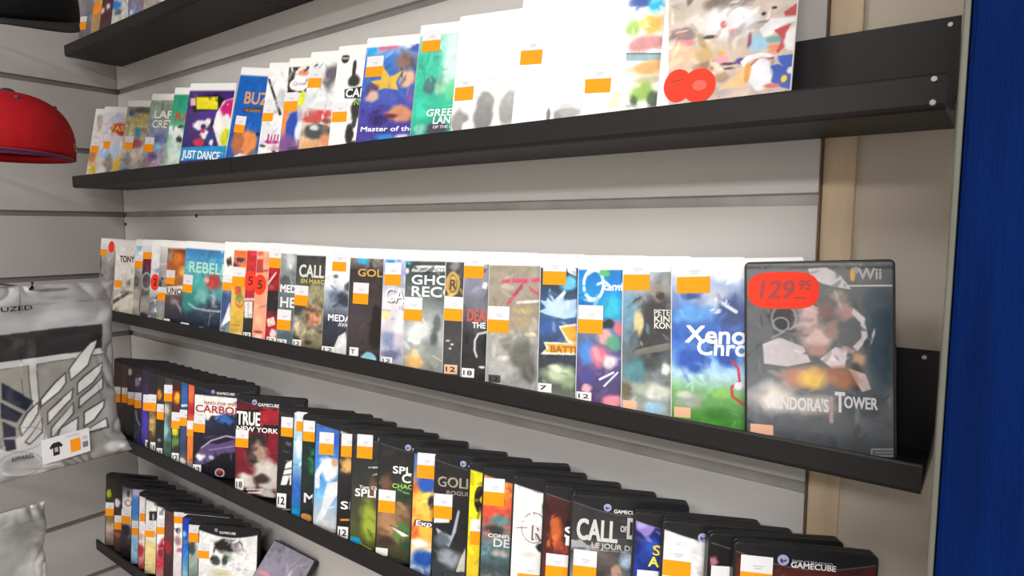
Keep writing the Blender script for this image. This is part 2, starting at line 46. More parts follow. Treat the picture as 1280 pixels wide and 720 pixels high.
[2,'w',[-1.095,0.668,-0.2223],23.0,6,0,82,'red and black case with striped art and a sticker at its very top,middle shelf',[['V','ecebe8','b01c28','ac1a26','201c20','b41c2a','b01c28'],['L',[1.9,115.7,17.6,136.8],1.6,'e8e0dc'],['L',[6,112.6,20,130.3],0.9,'241c1e'],['P',[-4.8,101.9,25.6,103.9,28.2,66.7,-2.1,64.4],'231c20'],['B',12.1,106.3,11.4,4,'b82030',0.7],['P',[3.9,48.8,18.4,54.6,22.4,40.2,7.6,35],'e6dace'],['O',13,44.4,3.8,4.7,1.1,'a88868'],['B',19.8,23.2,9.1,10,'e8e0e0',0.5],['A',5.8,5.3,19.7,10.7,'12','f0f0ec'],['S',0.8,145.9,164.6,184,29.5]]],
[2,'w',[-1.057,0.668,-0.2244],17.0,6,0.3,78,'smoky grey game case with white serif letters on the middle shelf',[['V','747e82','8c9498','6c787c','5c666a','687880','586c78'],['B',22.8,166.8,13.5,22.8,'c8ccd0',0.7],['B',15.8,123.9,19.9,13.1,'4c565a',0.7],['T','MEDA',4.3,104.8,13.8,47.5,'f0f0f0',0],['T','HER',6.2,77.4,18.3,51.4,'dde4e6',0],['B',20.1,62,19.9,19.6,'4c5458',0.7],['B',22.6,26.1,23.8,9.8,'48606c',0.7],['A',3.7,8.7,20.8,9.2,'12','f0f0ec'],['S',0.8,35.1,53.8,72.8,30.68]]],
[2,'w',[-1.0068,0.668,-0.2264],11.5,6,0.6,75,'military game case with a helmeted soldier and grey block letters on the middle shelf',[['V','38393b','3a3b3c','4c5048','7c8070','6c6a58','5c5848'],['B',78.8,116,19.9,27.9,'a8bcc0',0.7],['B',7.1,83.2,21,19.1,'3c3a38',0.7],['B',49.5,101.8,29.3,25.1,'8c8568',0.3],['B',48.1,92.2,31,8.2,'78704f',0.4],['B',31,100.6,16.5,12.6,'9c9474',0.7],['B',47.6,70.1,21.2,20.7,'c48c6c',0.35],['B',44.9,79.4,20.4,4.4,'5c4434',0.6],['B',50.4,59.3,10.6,2.2,'8a4c40',0.6],['B',33.4,65.9,5.8,12.6,'6c5040',0.7],['B',36.1,28.1,45.3,22,'7c7258',0.5],['B',18.6,39.3,16.7,19,'a89c80',0.7],['B',9.4,51.4,9.2,15.9,'c8bca0',0.6],['B',64.6,30.6,20.1,15.6,'8c8264',0.7],['B',43.4,41.4,12.3,6.3,'b8ac8c',0.7],['B',67.8,43.4,9.6,5,'4c4838',0.7],['B',36.5,21.8,12.3,5,'403c30',0.7],['B',7,25.6,12.6,9.6,'3c382c',0.7],['N',0.14,24],['T','CALL OF',9.2,137.7,21.7,95.1,'d4d4d0',0],['T','EN MARCHE',14.2,126.4,7.6,69.3,'c4b44c',0],['A',2,11.6,20.1,12.8,'12','f0f0ec'],['S',0.8,86,104.5,121.8,30.68]]],
[2,'w',[-0.9215,0.668,-0.2265],13.0,6,0.8,83,'white over navy game case with soldiers and white serif lettering on the middle shelf',[['V','eff0f2','e8ecf0','dfe4ea','8c98a8','2c3344','222836','1e222c'],['B',26.2,109.2,22.7,15.1,'5c6c84',0.7],['B',41.6,104.1,18.7,15,'2c3444',0.6],['B',55.1,125.9,12.6,12,'4c5054',0.5],['B',24.1,142.5,6.1,3.6,'605c5c',0.4],['P',[36.2,41.7,50.6,50.4,58.6,12,21.2,8.5],'dcdee2'],['T','MEDAL',12.5,66.7,10.9,56,'f4f4f4',0],['T','AVANT',34.4,58.2,6.6,33.4,'d8d8dc',2],['A',2,11.6,27.4,10.4,'12','f0f0ec'],['S',15.5,151.9,167.7,184.2,29.5]]],
[2,'w',[-0.8559,0.668,-0.227],13.0,6,1,88,'dark brown game case with a cyan disc,gold lettering and black silhouette,middle shelf',[['V','e8e8e6','322c2e','383034','40383e','3a3238','322c30'],['P',[16.7,193.4,69.4,194.5,69.7,190.1,17,188.9],'181618'],['P',[1.1,181.2,72.5,183,72.9,176.2,1.5,174.2],'2e282a'],['B',26,173.8,10.6,8.7,'30a8e2',0.15],['T','GOLDE',18.2,146.8,11.8,78.6,'caa252',0],['B',61.2,59.3,19,37.6,'171315',0.5],['B',57.4,89.9,10.8,13.7,'171315',0.5],['B',47.3,13.4,15.9,11.7,'94ccdc',0.2],['A',8.4,14.8,17.9,13.9,'T','f0f0ec'],['S',10.2,101,118.4,135.9,30.68]]],
[2,'w',[-0.7718,0.668,-0.227],17.0,6,1.4,98,'pale lilac game case with a cyan disc and white outlined capitals on the middle shelf',[['V','d8dae4','8aa0d0','dedce2','d8d2da','b8b4c8','9ca0b8'],['B',14,177.1,9.9,8,'3498dc',0.15],['B',28.3,177.5,7.5,4.6,'4060a8',0.7],['T','CA',7.3,108.3,22,34.7,'58484c',0],['T','CA',6.5,109.2,22,34,'f2ecec',0],['B',8.2,89.6,9.2,8,'e8dc84',0.6],['B',15.4,50.8,15.2,16.6,'8894b8',0.7],['B',20.3,27.9,22.7,9.9,'6c7090',0.7],['B',33.2,75.2,11.2,19.8,'e4e0e4',0.7],['T','De',32.1,98.2,5.3,9.7,'a8a0a4',3],['A',3.5,11.9,19.8,10.7,'12','f0f0ec'],['S',3.7,135.5,152.8,170.8,29.5]]],
[2,'w',[-0.7207,0.668,-0.2278],16.5,6,1.8,102,'misty grey game case with a cyan disc,white bar and big white capitals,middle shelf',[['V','444c50','444e50','5c6868','a0a8a8','b4bab8','989e98','848a84'],['B',41.1,179.5,19.2,5.7,'687074',0.7],['B',8.7,177.4,8.2,7.5,'38acdc',0.15],['P',[15.6,168.9,98,170.7,95.3,161.7,12.1,159.6],'f0f2f2'],['T',"TOM CLANCY'S",19.2,161.8,5.2,48,'788084',0],['T','GHOST',12.8,141.4,13.8,94.8,'f2f4f4',0],['T','RECON',13.6,123,15,97.8,'eef0f0',0],['B',4.4,161.4,4.6,5.8,'e0e4e4',0.6],['B',29.4,70.2,22.6,20,'dce0de',0.7],['B',57.7,83.2,8.2,17,'687070',0.6],['B',49.6,48.5,19.1,17.1,'8c928e',0.7],['B',21.5,23.7,19.5,16.1,'eaba78',0.6],['B',24.3,35.4,9.7,8.6,'f0d0a0',0.7],['B',53.8,63,9.5,14.2,'586060',0.7],['L',[53.3,34.6,69.4,27.2],0.8,'d0d4d0'],['S',0.9,85.4,102.7,121.3,31.86]]],
[2,'w',[-0.6367,0.668,-0.2263],24.5,6,1.8,115,'narrow charcoal game case with a gold crest on the middle shelf',[['V','3c3c40','38383a','343436','3a3c3e','3c3e40'],['B',16,172,8.6,10.9,'808084',0.7],['B',12.9,144.5,10.9,18.1,'c29c4e',0.15],['O',12.9,144.5,6.3,12,1.4,'4c3c24'],['T','R',8.6,136.7,14.3,9.7,'4c3c24',0],['B',8.4,62,4,1.4,'c8c8c8',0.4],['B',14.9,56.9,2.9,1.6,'e0e0e0',0.4],['B',12.3,50.7,2.6,1.6,'e0e0e0',0.4],['A',3.8,13.9,20,13.4,'12','e8b890'],['S',0.8,91.3,108.9,126.2,29.5]]],
[2,'w',[-0.6008,0.668,-0.2275],19.0,6,1.8,117,'black horror game case with blood red lettering and a white curve on the middle shelf',[['V','88888c','8c8c98','6c6c78','2c2c30','2a2a2c','303032'],['B',17.5,145.2,17.2,14.9,'84849a',0.7],['B',33.1,145.7,5.1,5.8,'e8e8ec',0.5],['B',30.8,169.5,6.8,8,'585860',0.7],['T','DEADLY',8.4,95.3,16.6,53.7,'c05444',0],['T','THE HO',16.3,85.8,8,39.5,'f0f0f0',0],['L',[38.4,80.9,25.7,77.5,21,67.9,20.9,54.5,24.7,45.5],1.6,'c8c8cc'],['B',37.7,60.9,8.5,15.9,'141416',0.7],['B',33.2,31.4,5.7,2.1,'e0e0e0',0.5],['B',8.8,69.8,4,10.7,'1c1c1e',0.7],['A',2.5,15.2,19,12.9,'18','f0f0ec'],['S',0.8,156.1,173.3,188.9,30.68]]],
[2,'w',[-0.5551,0.668,-0.2278],12.0,6,1.8,118,'grey beige game case with a pink red zigzag title and armoured shape,middle shelf',[['V','9c9484','a09888','989080','a4a29c','a8a8a6','a0a09e'],['L',[23.8,154.3,78.4,157.1],2.6,'cc5070'],['L',[55.9,155.2,31.7,124.9],2.3,'cc4468'],['L',[45.6,126.1,75.4,129.2],1.9,'e8dadc'],['L',[59.4,147.9,77.6,136.6],1.9,'c85070'],['B',54.2,116.3,22.9,7.8,'b4a47c',0.7],['B',53.2,101.3,19.6,11.9,'a89878',0.7],['B',65.3,84.2,12.9,3.6,'e0d4a8',0.5],['B',54.8,59.6,22.8,35.7,'6c6c66',0.7],['B',31.2,69.9,13.4,12.1,'84847e',0.7],['B',29.3,36.5,20.1,18.1,'b4b4b2',0.7],['B',65.7,33.7,12.9,17.8,'5c5c58',0.7],['N',0.06,16],['A',5.7,15.5,18.3,10.4,'12','484844'],['S',1.5,84.1,101.5,119.9,31.86]]],
[2,'w',[-0.4676,0.668,-0.2278],15.0,6,2.3,132,'navy game case with icy claws and a gold winged emblem on the middle shelf',[['V','242a34','283848','385880','3c5888','2c3444','484e48','8c9888'],['B',39.5,156.2,17.7,11.3,'60bce4',0.6],['P',[35.9,178.9,49,174.8,49.3,164.9,37.7,170.4],'d8dce0'],['P',[1.1,133.8,10.3,132.6,14.3,149.9,20.8,134.4,35.3,149,32.8,133.3,50.1,136.7,50.7,114.2,34.9,110.7,10.8,115.4,0.3,119.3,10.6,124],'a8c8e8'],['B',25.6,124.6,17.9,14.2,'c0d8f0',0.7],['B',11.3,98.2,18.2,11.5,'3c5c9c',0.7],['P',[27.8,101.3,51,105.7,51.7,80.4,40.2,81.2],'e8e0c8'],['P',[30.8,99.7,51.1,102.9,51.6,83.2,42.2,84.1],'dfa338'],['P',[8.2,80.2,51.7,81,52.1,65.8,3.8,63.9,12.1,71.8],'e8e0cc'],['P',[11.3,78.1,51.8,78.7,52,69.2,9.8,67.1,15.7,72.1],'dfa034'],['T','BATTLE',17.7,67.6,8.6,44.2,'a06018',0],['B',31.1,39.4,26.8,17,'b4c4a4',0.7],['B',24.9,47.5,12,5.7,'dce4cc',0.7],['B',43.1,31.9,11.8,11.3,'90a080',0.7],['A',2,15.5,18.2,11.2,'7','f0f0ec'],['S',4.5,154.3,171.6,187.7,31.86]]],
[2,'w',[-0.4094,0.668,-0.2278],13.5,6,2.6,141,'bright blue game case with a large white looping letter on the middle shelf',[['V','1464b4','1880cc','189cd4','5c7898','5a4c80','4c4470','6c5078'],['B',46,132.3,15.4,17.8,'38bcd8',0.8],['B',12.3,134,14.3,8.2,'1868b8',0.7],['O',20.9,157.5,12.4,18.6,4.2,'f0f4fc'],['L',[26,157.6,34.3,161.8,45.6,152.5,56.4,156.8],1.4,'f0f4fc'],['T','kami',31.7,150.9,9.8,24.9,'e8eefc',3],['B',35.4,172.2,8.9,6,'5cb468',0.5],['B',39.6,110.4,11.1,8.1,'2c2c38',0.6],['B',37.2,94,12.8,12.5,'e0a0a0',0.6],['B',53.5,105.6,8.2,10.7,'dc6878',0.7],['B',47.1,86.4,13.8,10.8,'58a080',0.7],['B',13.8,73.7,13.1,16.4,'4c84d0',0.7],['B',30.8,71.9,14,16.3,'d87888',0.7],['B',44.9,64.7,13.8,10.8,'e8dce4',0.7],['B',14.6,40.8,14.2,16.4,'4c4c90',0.7],['L',[31.5,42.1,47.9,51.4],1.4,'dfe6f0'],['L',[37.2,34.4,53.4,51.8],1.1,'dfe6f0'],['B',48.7,17.8,16.5,8.1,'ec90a0',0.6],['B',14.8,29.9,7.4,7.1,'f0b0b8',0.5],['A',2,14.5,19.1,10.2,'12','f0f0ec'],['S',2.3,97.3,114.6,132,31.86]]],
[2,'w',[-0.3464,0.668,-0.2278],13.5,6,3,153,'grey case with a dark ape like shape and pale skull at its foot,middle shelf',[['V','b8c0cc','9ca4ac','68747c','5c6468','606c70','8c9490','a8aca4'],['B',8.3,128.6,12.2,36.2,'6c98b4',0.8],['B',38.5,117.5,22.4,50.4,'363638',0.6],['B',43.8,153.2,13.5,14.8,'8c847c',0.6],['B',45.4,147.3,6.4,6.5,'38342f',0.6],['B',20,115.4,7.2,19.8,'ccbc8c',0.5],['B',52.4,168.1,11.6,14.7,'84888c',0.7],['T','PETER',38.3,125.8,6.5,23.3,'c8c8c0',0],['T','KING',38.5,118.1,7.1,26.2,'d4d4cc',0],['T','KONG',38.6,110.4,7.1,26.2,'d4d4cc',0],['L',[19.6,81,38.9,86.4,56.4,90.2],3.9,'70706a'],['B',52.5,63.6,7.6,7.6,'d0d0c8',0.6],['B',30.3,69.6,17.9,11.9,'3c4444',0.7],['B',15.4,59.7,15.1,18,'548890',0.7],['B',42.6,37.8,20.6,13.6,'ccd0c4',0.6],['B',24.8,39.4,12,8.9,'a8b0a0',0.7],['B',40,18.4,14.7,8.3,'98c2dc',0.6],['B',6.7,35.1,9.1,12,'68604c',0.7],['A',2.8,13.6,16.4,10.8,'','e8b898'],['N',0.08,16],['S',1.5,154.2,172.6,190.2,31.86]]],
[2,'w',[-0.2834,0.668,-0.2278],11.0,6,3.7,166,'fantasy game case with blue sky,white title lettering and green meadow on the middle shelf',[['V','eef2f8','b8c4dc','8098c8','4468b0','3060b4','6090d0','b8d8f0','6ca45c','4c8c40','54903c'],['B',62,178.8,21.2,15.6,'f0f4fc',0.7],['B',48.7,151,29.7,16.8,'b4bed4',0.7],['B',24.1,131,27.8,13.1,'5c9cdc',0.6],['B',64.7,131.7,15.9,24.9,'3c4c80',0.7],['L',[48.7,148.2,70,134.5],1.9,'d8e0ee'],['B',24,150.9,13.9,5.7,'384c84',0.7],['B',24.2,79.9,25,17,'3058b0',0.7],['B',62.2,84.6,15.9,13.8,'2c50a4',0.7],['T','Xeno',16.4,100.1,18.8,63.3,'f2f4f8',3],['T','Chrono',29.2,87,17.5,78.8,'e8ecf2',3],['B',21.6,37.3,22.3,13,'98a294',0.7],['B',16,42.6,11.2,5.7,'c8ccc0',0.7],['B',56.9,45.5,16,8.3,'84bc60',0.7],['B',51.6,22.9,21.4,8.3,'3c7c30',0.7],['L',[65.3,81.9,72.2,74,73.8,60.4,65.4,53,66.5,43.4,78,35.5],1.3,'c02c3c'],['B',72.7,55.4,5.2,4.9,'e0e0e4',0.3],['A',4.2,16,18,11.4,'','e0b090'],['N',0.05,20],['S',6.6,154.5,172.6,189.6,35.4]]],
[2,'k',[-0.201,0.668,-0.2278],11.0,6,3.9,188,'black framed game case with a wide red 129 euro sticker,rightmost and nearest,middle shelf',[['V','6c6e72','606266','585a5e','5c5e64','5c6064','686e74','666a70','5c6066','505459'],['P',[0.1,188.5,141.1,185.7,141,182.3,0.1,184.7],'3c3e40'],['B',126.2,116.6,17.6,54.9,'283e4e',0.7],['B',121.4,154.1,15.2,17.4,'40505c',0.7],['B',108.1,51.8,25.7,17.5,'4c545c',0.7],['B',38.3,132.4,17,17.2,'242628',0.5],['O',38.3,133.9,11.3,13.5,2.6,'7c7c80'],['O',35.5,127.7,7.4,6.8,1.7,'8c8c90'],['L',[26.8,113.6,55.1,129.6],1,'8c8c8c'],['B',60.7,135.8,13.8,18.2,'c8a8a8',0.7],['B',68.8,114.8,19,15,'d8b8b0',0.7],['B',93,142.2,13.2,11.8,'b08c88',0.7],['B',87.7,157,10.6,7.1,'a89084',0.7],['P',[60.8,184.2,77.2,185.2,89.2,177.8,99.6,162.9,85.1,165.9,74.4,169,63.6,175.1],'c8c4c8'],['P',[100.8,145.2,111.1,135.1,113.1,116.2,104.5,102.7,100.1,107,107.9,116,107.2,130.6,99.5,139.3],'d8ccd0'],['P',[18.1,107.1,35.4,113.9,56.4,105.4,63.2,90.6,41,84.9,19.5,87],'c8c0c4'],['P',[71.4,93.9,84.9,106.4,95.9,103.9,93.2,86,82.1,84.9],'dccfd4'],['B',77,142,7,15,'7c5c5c',0.7],['B',82.3,124.2,8,11.9,'a08078',0.7],['B',68.7,102.8,13.6,7.8,'b88c84',0.7],['B',105.8,95.5,7.7,8.8,'c8a080',0.7],['B',103.1,77.8,10.4,14.6,'3c2c2c',0.6],['P',[95.8,86.2,110.8,81.1,115.9,66.9,108.2,63.5,101.8,74.7],'d0c0c0'],['B',90,77,23.7,13.6,'a86c4c',0.8],['B',57.7,75.2,27.6,13.9,'c89078',0.8],['B',64.5,72.6,16.4,13.8,'f0c85c',0.8],['B',29.5,52.1,31.5,20.3,'e8e0d8',0.8],['B',60.3,48.2,33,12,'b8b0a8',0.7],['T',"PANDORA'S",23.2,41.7,12.4,55.6,'dcdcde',0],['T','T',85.1,42.7,19.5,7.9,'e0e0e2',0],['T','OWER',93,47.1,11.2,28.3,'d8d8dc',0],['L',[81.4,55.7,81.3,32.6],1.7,'b89898'],['P',[96.8,167.6,135,167.4,135,166,96.8,166.2],'dcdcdc'],['T','Wii',105.6,173.5,10.6,19.4,'b4b4b6',0],['B',100.5,177.7,2.6,7.1,'e8a848',0.3],['B',103.6,182,3.1,4.1,'a8a8a8',0.5],['P',[115.6,9.5,137.6,11.8,137.6,10.7,115.6,8.3],'c4c4c6'],['P',[115.5,3.1,137.5,5.5,137.5,4.4,115.5,2],'c4c4c6'],['P',[115.6,9.5,116.6,9.6,116.5,2.1,115.5,2],'c4c4c6'],['P',[136.6,11.7,137.6,11.8,137.5,4.4,136.5,4.3],'c4c4c6'],['P',[118.1,7.2,135.6,9,135.6,6.8,118.1,4.9],'8c8e92'],['A',5.6,13.6,22.1,10.3,'','e4b094'],['PILL',3.5,143.7,71.2,181.7,'129€']]],  # background greys lightened to paint in a veil of reflected light
[3,'k',[-1.6784,0.617,-0.5078],29.0,4,0,65,'leftmost black case of the third shelf,brown art in the shade of the silver bag',[['V','3c2c28','483430','3c2c2c','302824'],['GC'],['S',2.3,86.4,107.5,123.9,22]]],
[3,'k',[-1.6401,0.617,-0.5078],29.0,4,0,66,'second black game case of the third shelf with murky brown art',[['V','4c3834','503a34','342a2c','282428'],['GC'],['S',4.5,92.2,112.6,128,22]]],
[3,'k',[-1.6029,0.617,-0.5078],29.0,4,0,67,'third black game case of the third shelf with a pale grey tag at its top',[['V','342a2c','40302e','2c2830','242028'],['GC'],['B',6.7,169.1,6.6,9.1,'b4aeae',0.3],['S',2.6,93,108.2,123.3,22]]],
[3,'k',[-1.5668,0.617,-0.5078],29.0,4,0,68,'black game case with violet smoke and a pale curl on the third shelf',[['V','2c2834','3c3450','2c2c3c','384870'],['GC'],['B',7.2,152.5,10.6,12.7,'8c7ca4',0.7],['B',15.2,158.7,4.9,4.5,'c8c0d4',0.7],['L',[6.7,85.3,9.2,66.7,17.7,52.4],1.4,'a8a8ac'],['B',-0.1,24.7,9,11.2,'5c5c5c',0.7],['B',18.6,13.2,12.2,8.2,'2c50b0',0.7],['S',2.5,91.7,109.6,127.5,24]]],
[3,'k',[-1.5296,0.617,-0.5078],29.0,4,0,69,'black game case with deep purple art on the third shelf',[['V','2c2434','382c48','4434a0','4c3ca0','342c5c'],['GC'],['B',14.1,59.2,8.8,36.8,'4c3caa',0.7],['A',13,5.6,10.4,20.3,'3','f0f0ec'],['S',5.7,92.4,110.8,129.2,24]]],
[3,'k',[-1.4936,0.617,-0.5078],29.0,4,0,70,'black game case with a rough golden patch on the third shelf',[['V','2c2830','302a30','706048','4c4034','302a28'],['GC'],['B',11.1,64,11,29,'b8985c',0.8],['B',7.5,47.3,6.3,7.3,'504030',0.7],['N',0.15,25],['A',7.7,6.6,13.4,21.1,'16','f0f0ec'],['S',0.8,97.9,116.8,135.2,24]]],
[3,'k',[-1.4568,0.617,-0.5078],29.0,4,0,72,'black case with an orange strip at its top right and a low sticker,third shelf',[['V','2c2a2c','343030','282828','303030'],['GC'],['B',8.5,140.4,7,15.7,'cc8420',0.5],['B',10.6,40.5,5.4,4.3,'8c9498',0.5],['A',4.2,2.3,14,19.7,'15','f0f0ec'],['S',2.9,85.7,102.9,120,23]]],
[3,'k',[-1.421,0.617,-0.5076],30.0,4,0,74,'black game case with a pale teal figure and a sticker near its top,third shelf',[['V','343434','4c4c48','605c54','507074','404c44'],['GC'],['B',6.9,114.3,10.5,17.5,'c0b4a8',0.7],['B',4.3,96.5,9.8,10.5,'8c8074',0.7],['B',5,68.4,9.8,24.6,'8cc0c0',0.7],['B',8,8.6,9.8,5.6,'34a4cc',0.3],['B',13.3,37.3,11.3,10.6,'3c5048',0.7],['S',0.8,131.5,148.6,167.2,25]]],
[3,'k',[-1.3845,0.617,-0.5074],31.5,4,0,76,'black game case with a gold block and a yellow and green racer,third shelf',[['V','3c2020','581c1c','3c3c34','2c342c','28302c'],['GC'],['P',[2,158.1,17.9,159.1,18.6,133.3,2.6,132.2],'b03020'],['B',12.5,144.3,6.5,15.2,'e8ac24',0.3],['B',8.5,72,12.4,11.8,'d4d438',0.6],['B',9,51.2,16.7,15.9,'5c8444',0.7],['B',1.5,61.1,5.1,4.2,'20241c',0.4],['A',2.8,6.9,16,19.5,'12','f0f0ec'],['S',0.8,79.6,95.5,114.2,26]]],
[3,'k',[-1.3492,0.617,-0.5072],33.0,4,0,79,'black game case with a slate blue top on the third shelf',[['V','2c4c84','305c9c','2c4480','3c4c70','384464','8c8c80'],['GC'],['B',9.9,146.9,9.1,23.8,'3464a8',0.7],['P',[3.2,135.6,20.7,136.7,20.8,131.9,3.3,130.9],'dcdcdc'],['B',11.7,75.5,10.5,20.5,'3c4c74',0.7],['B',9.6,17.2,10.6,8.2,'d8d4c4',0.6],['S',0.8,91.1,108.9,125.2,26]]],
[3,'k',[-1.3183,0.617,-0.5072],33.5,4,0,80,'narrow black game case with a red orange spine stripe on the third shelf',[['V','e06c44','d85c3c','a82030','e88430','e87c2c','e07830','5c84a8'],['GC'],['B',9.5,155.3,6.9,16.7,'e07048',0.5],['B',10.2,128.4,5.5,10.1,'b01c2c',0.7],['B',9.7,13.8,6.2,8.1,'5c94b8',0.7],['S',1.2,75.8,90.2,107.7,24]]],
[3,'k',[-1.2916,0.617,-0.5078],29.0,4,0,78,'black racing case with a purple sports car under a ragged white title band,third shelf',[['V','1c1c26','20243c','242a44','1c1c2c','1a1820','1c1a20'],['P',[2.8,166.4,100.3,165.1,101.1,138.2,81.6,129.8,72.4,133.7,56.1,125.5,39.4,125.7,33.9,114.4,25,119.9,14.7,115.2,0,116.8],'ece6e2'],['B',68.6,120.3,24.8,13.9,'3464b0',0.7],['B',35.7,109.9,10.8,10.1,'2c3450',0.7],['T','NEED FOR SPEED',23.8,149.3,5.4,78.4,'8c3444',0],['T','CARBON',5,132,14.8,103.4,'a42c38',0],['P',[5.2,33.2,18.7,59.8,40.8,76.1,73.7,88.1,96.5,85.4,97.3,56.8,62.4,49.9,37.9,31.4,8.9,19.9],'5c4a76'],['P',[36.8,71.1,73.8,85.1,94.5,82.1,53.5,68.6],'1c1a28'],['L',[20.4,58.8,40.8,75.3,73.7,87.4,96.5,85.4],1.2,'c4bcdc'],['L',[37.2,55.6,90.8,67.9],0.8,'a89cc8'],['P',[19.9,77.5,36.4,85.1,53,86.4,40.7,79.2],'40384c'],['B',17.6,39.8,14.2,9.4,'f0f4ff',0.8],['B',41.8,40.4,7.5,6.2,'c8c8e0',0.7],['O',61.4,10.9,9.1,7.8,2.9,'d8c8cc'],['B',61.4,12.5,6.6,4.7,'b02c34',0.4],['GC'],['LOGO',42.2,175.1,4.1,50.6,170.7,5,39.1],['A',2.3,0.8,18,22.3,'12','f0f0ec'],['S',1.9,90.4,107.9,124.7,25]]],
[3,'k',[-1.1309,0.617,-0.5078],29.0,4,0,85,'black case with maroon cover,white block title and man in a white shirt,third shelf',[['V','2c1418','8c1c2c','7c1a2a','701828','3c1418'],['P',[-2.8,162.8,97.9,170.5,99.2,130.6,-1.6,122.4],'1c1618'],['P',[47.7,164.5,97.9,168.4,98.8,142,48.5,138],'b42030'],['T','TRUE',2.2,136.5,24.9,46.2,'f4f2f0',0],['T','CRIME',51.2,140.4,24.7,60.4,'8c1824',0],['T','NEW YORK CITY',2.6,124.5,8.9,121.4,'f2f0ee',0],['B',41.6,101.9,25.4,29.3,'2c2426',0.5],['B',50.3,80.4,20.7,26.6,'a08674',0.6],['B',35.5,70.2,12.2,17.8,'4c3c38',0.7],['B',40.3,68.4,14.1,3.6,'2c2022',0.5],['B',69.2,46.5,32.7,35.5,'ccc4bc',0.5],['B',27.3,29.3,23.6,17.8,'d0c8c0',0.5],['B',55.4,36.3,18.8,13.3,'3c302e',0.6],['B',65.6,10.5,23.4,10.7,'c8c0b8',0.6],['P',[25.3,14.8,60.7,18.1,60.7,15.9,25.4,12.5],'e8e8e8'],['P',[27.9,9.6,56.1,12.3,56.2,8.8,28,6.1],'e8e8e8'],['GC'],['LOGO',36.8,180.5,5.2,44.1,173.9,5.7,42],['A',2.6,10.8,16.6,21.5,'18','f0f0ec'],['S',0.8,93,109.9,126.4,25]]],
[3,'k',[-0.9935,0.617,-0.5078],29.0,4,0,92,'near black game case with a white road shaped figure on the third shelf',[['V','242224','201e20','1e1c1e','1c1a1c'],['B',20.5,128.6,8.7,5,'605c60',0.7],['P',[17.3,93,33.1,104,34.6,56.8,25,55.9,25.3,75,19.8,55.4,8.5,54.3],'eaeaea'],['L',[15.4,82.5,32.7,87.4],0.9,'1c1a1c'],['L',[13.6,71.9,33.1,76.6],0.9,'1c1a1c'],['P',[4.6,11.3,39.5,14.7,39.6,12.6,4.6,9.2],'d0d0d0'],['GC'],['A',2,13.4,17.5,25.9,'12','f0f0ec'],['S',6.1,141.5,157.3,175.9,26]]],
[3,'k',[-0.9502,0.617,-0.5074],32.0,4,0,97,'slim light blue slice of a game case on the third shelf',[['V','c8d8e4','a8cce4','b8d8ec','7cacd0','2c5cac','2464b0','1c94c8'],['B',12.3,132.3,5.8,24.3,'dce8f0',0.7],['B',9.7,18,8.3,8.2,'1ca0d0',0.7],['S',6.4,158.3,175.6,193.4,20]]],
[3,'k',[-0.9225,0.617,-0.5078],29.0,4,0,97,'black game case with dark green shape and a single white serif letter,third shelf',[['V','1c2420','1c2c26','1c3028','1c2422','1c1c1e'],['B',24.8,115.8,12.5,27.9,'208c5c',0.7],['B',22.6,119.6,5.8,5.6,'1c2c24',0.7],['GC'],['T','M',7.2,42,16,18.4,'d4d4d4',0],['B',9.4,16,15.1,8,'c88c4c',0.3],['S',1.6,147,163.3,182.4,26]]],
[3,'k',[-0.8889,0.617,-0.5078],29.0,4,0,99,'blue game case with a footballer in white running on the third shelf',[['V','3464b4','3470c4','3c80d0','4c94dc','6cace0','a8b8c8','c8ccd0'],['B',36.5,155.6,12.2,15.6,'2c5cc8',0.7],['B',28,107.9,20.3,21.9,'e4e4e6',0.5],['L',[19.4,118.9,7.8,98.2,8.5,78.6],4.4,'dcdee2'],['B',37.7,120.5,8.1,7.8,'c8a890',0.5],['P',[24.7,84,43.3,89.7,45.6,70.3,30.1,45.2,14.9,12.1,3.4,10.9,17.9,44,21.2,68],'dcdee4'],['B',31.2,13.8,24.5,11.8,'ccd0d2',0.7],['GC'],['S',9.1,132.1,150.9,169.6,26]]],
[3,'k',[-0.8253,0.617,-0.5078],29.0,4,0,103,'black game case with a grey top corner and golden glow on the third shelf',[['V','303032','302c2c','241f20','1c1a1c','1a181a'],['P',[1.8,192.4,35.2,195.1,35.7,180.8,2.3,178.1],'b8babc'],['B',17.2,127.2,15.6,16.5,'d4a664',0.7],['GC'],['P',[3.4,190.4,30.8,192.6,31.2,181.9,3.8,179.6],'b4b6b8'],['T','SI',7.4,57.2,12.3,17.9,'f0f0f0',0],['P',[7.2,40.5,22.9,42.1,23,39.2,7.3,37.6],'e4a028'],['A',3.4,8.9,17.6,19.2,'12','f0f0ec'],['S',4.7,141.6,159.5,178.9,26]]],
[3,'k',[-0.7933,0.617,-0.5078],29.0,4,0,106,'black stealth case with small white title and a green glow at its right,third shelf',[['V','2c2c2e','2c2c2e','303230','3c4030','4c5030','505428'],['B',33.2,49.3,18.2,42.4,'98a838',0.7],['B',36.8,99.2,10.9,21.1,'6c5040',0.7],['L',[30.1,133.2,48.1,134.8],1.1,'e0e0e0'],['L',[47.4,134.7,47.7,126.3],1.1,'e0e0e0'],['B',10.7,14.9,13.2,7.1,'2094cc',0.3],['L',[19.9,12.3,38.5,3.7],0.7,'c8d040'],['GC'],['LOGO',47.2,178.3,4.3,54.6,174,4.2,25.1],['T',"Tom Clancy's",15.3,99.3,4.9,47,'e8e8e8',0],['T','SPLINTER',8.8,86.6,12,86.6,'f4f4f4',0],['S',9.1,147.2,166.2,184.9,26]]],
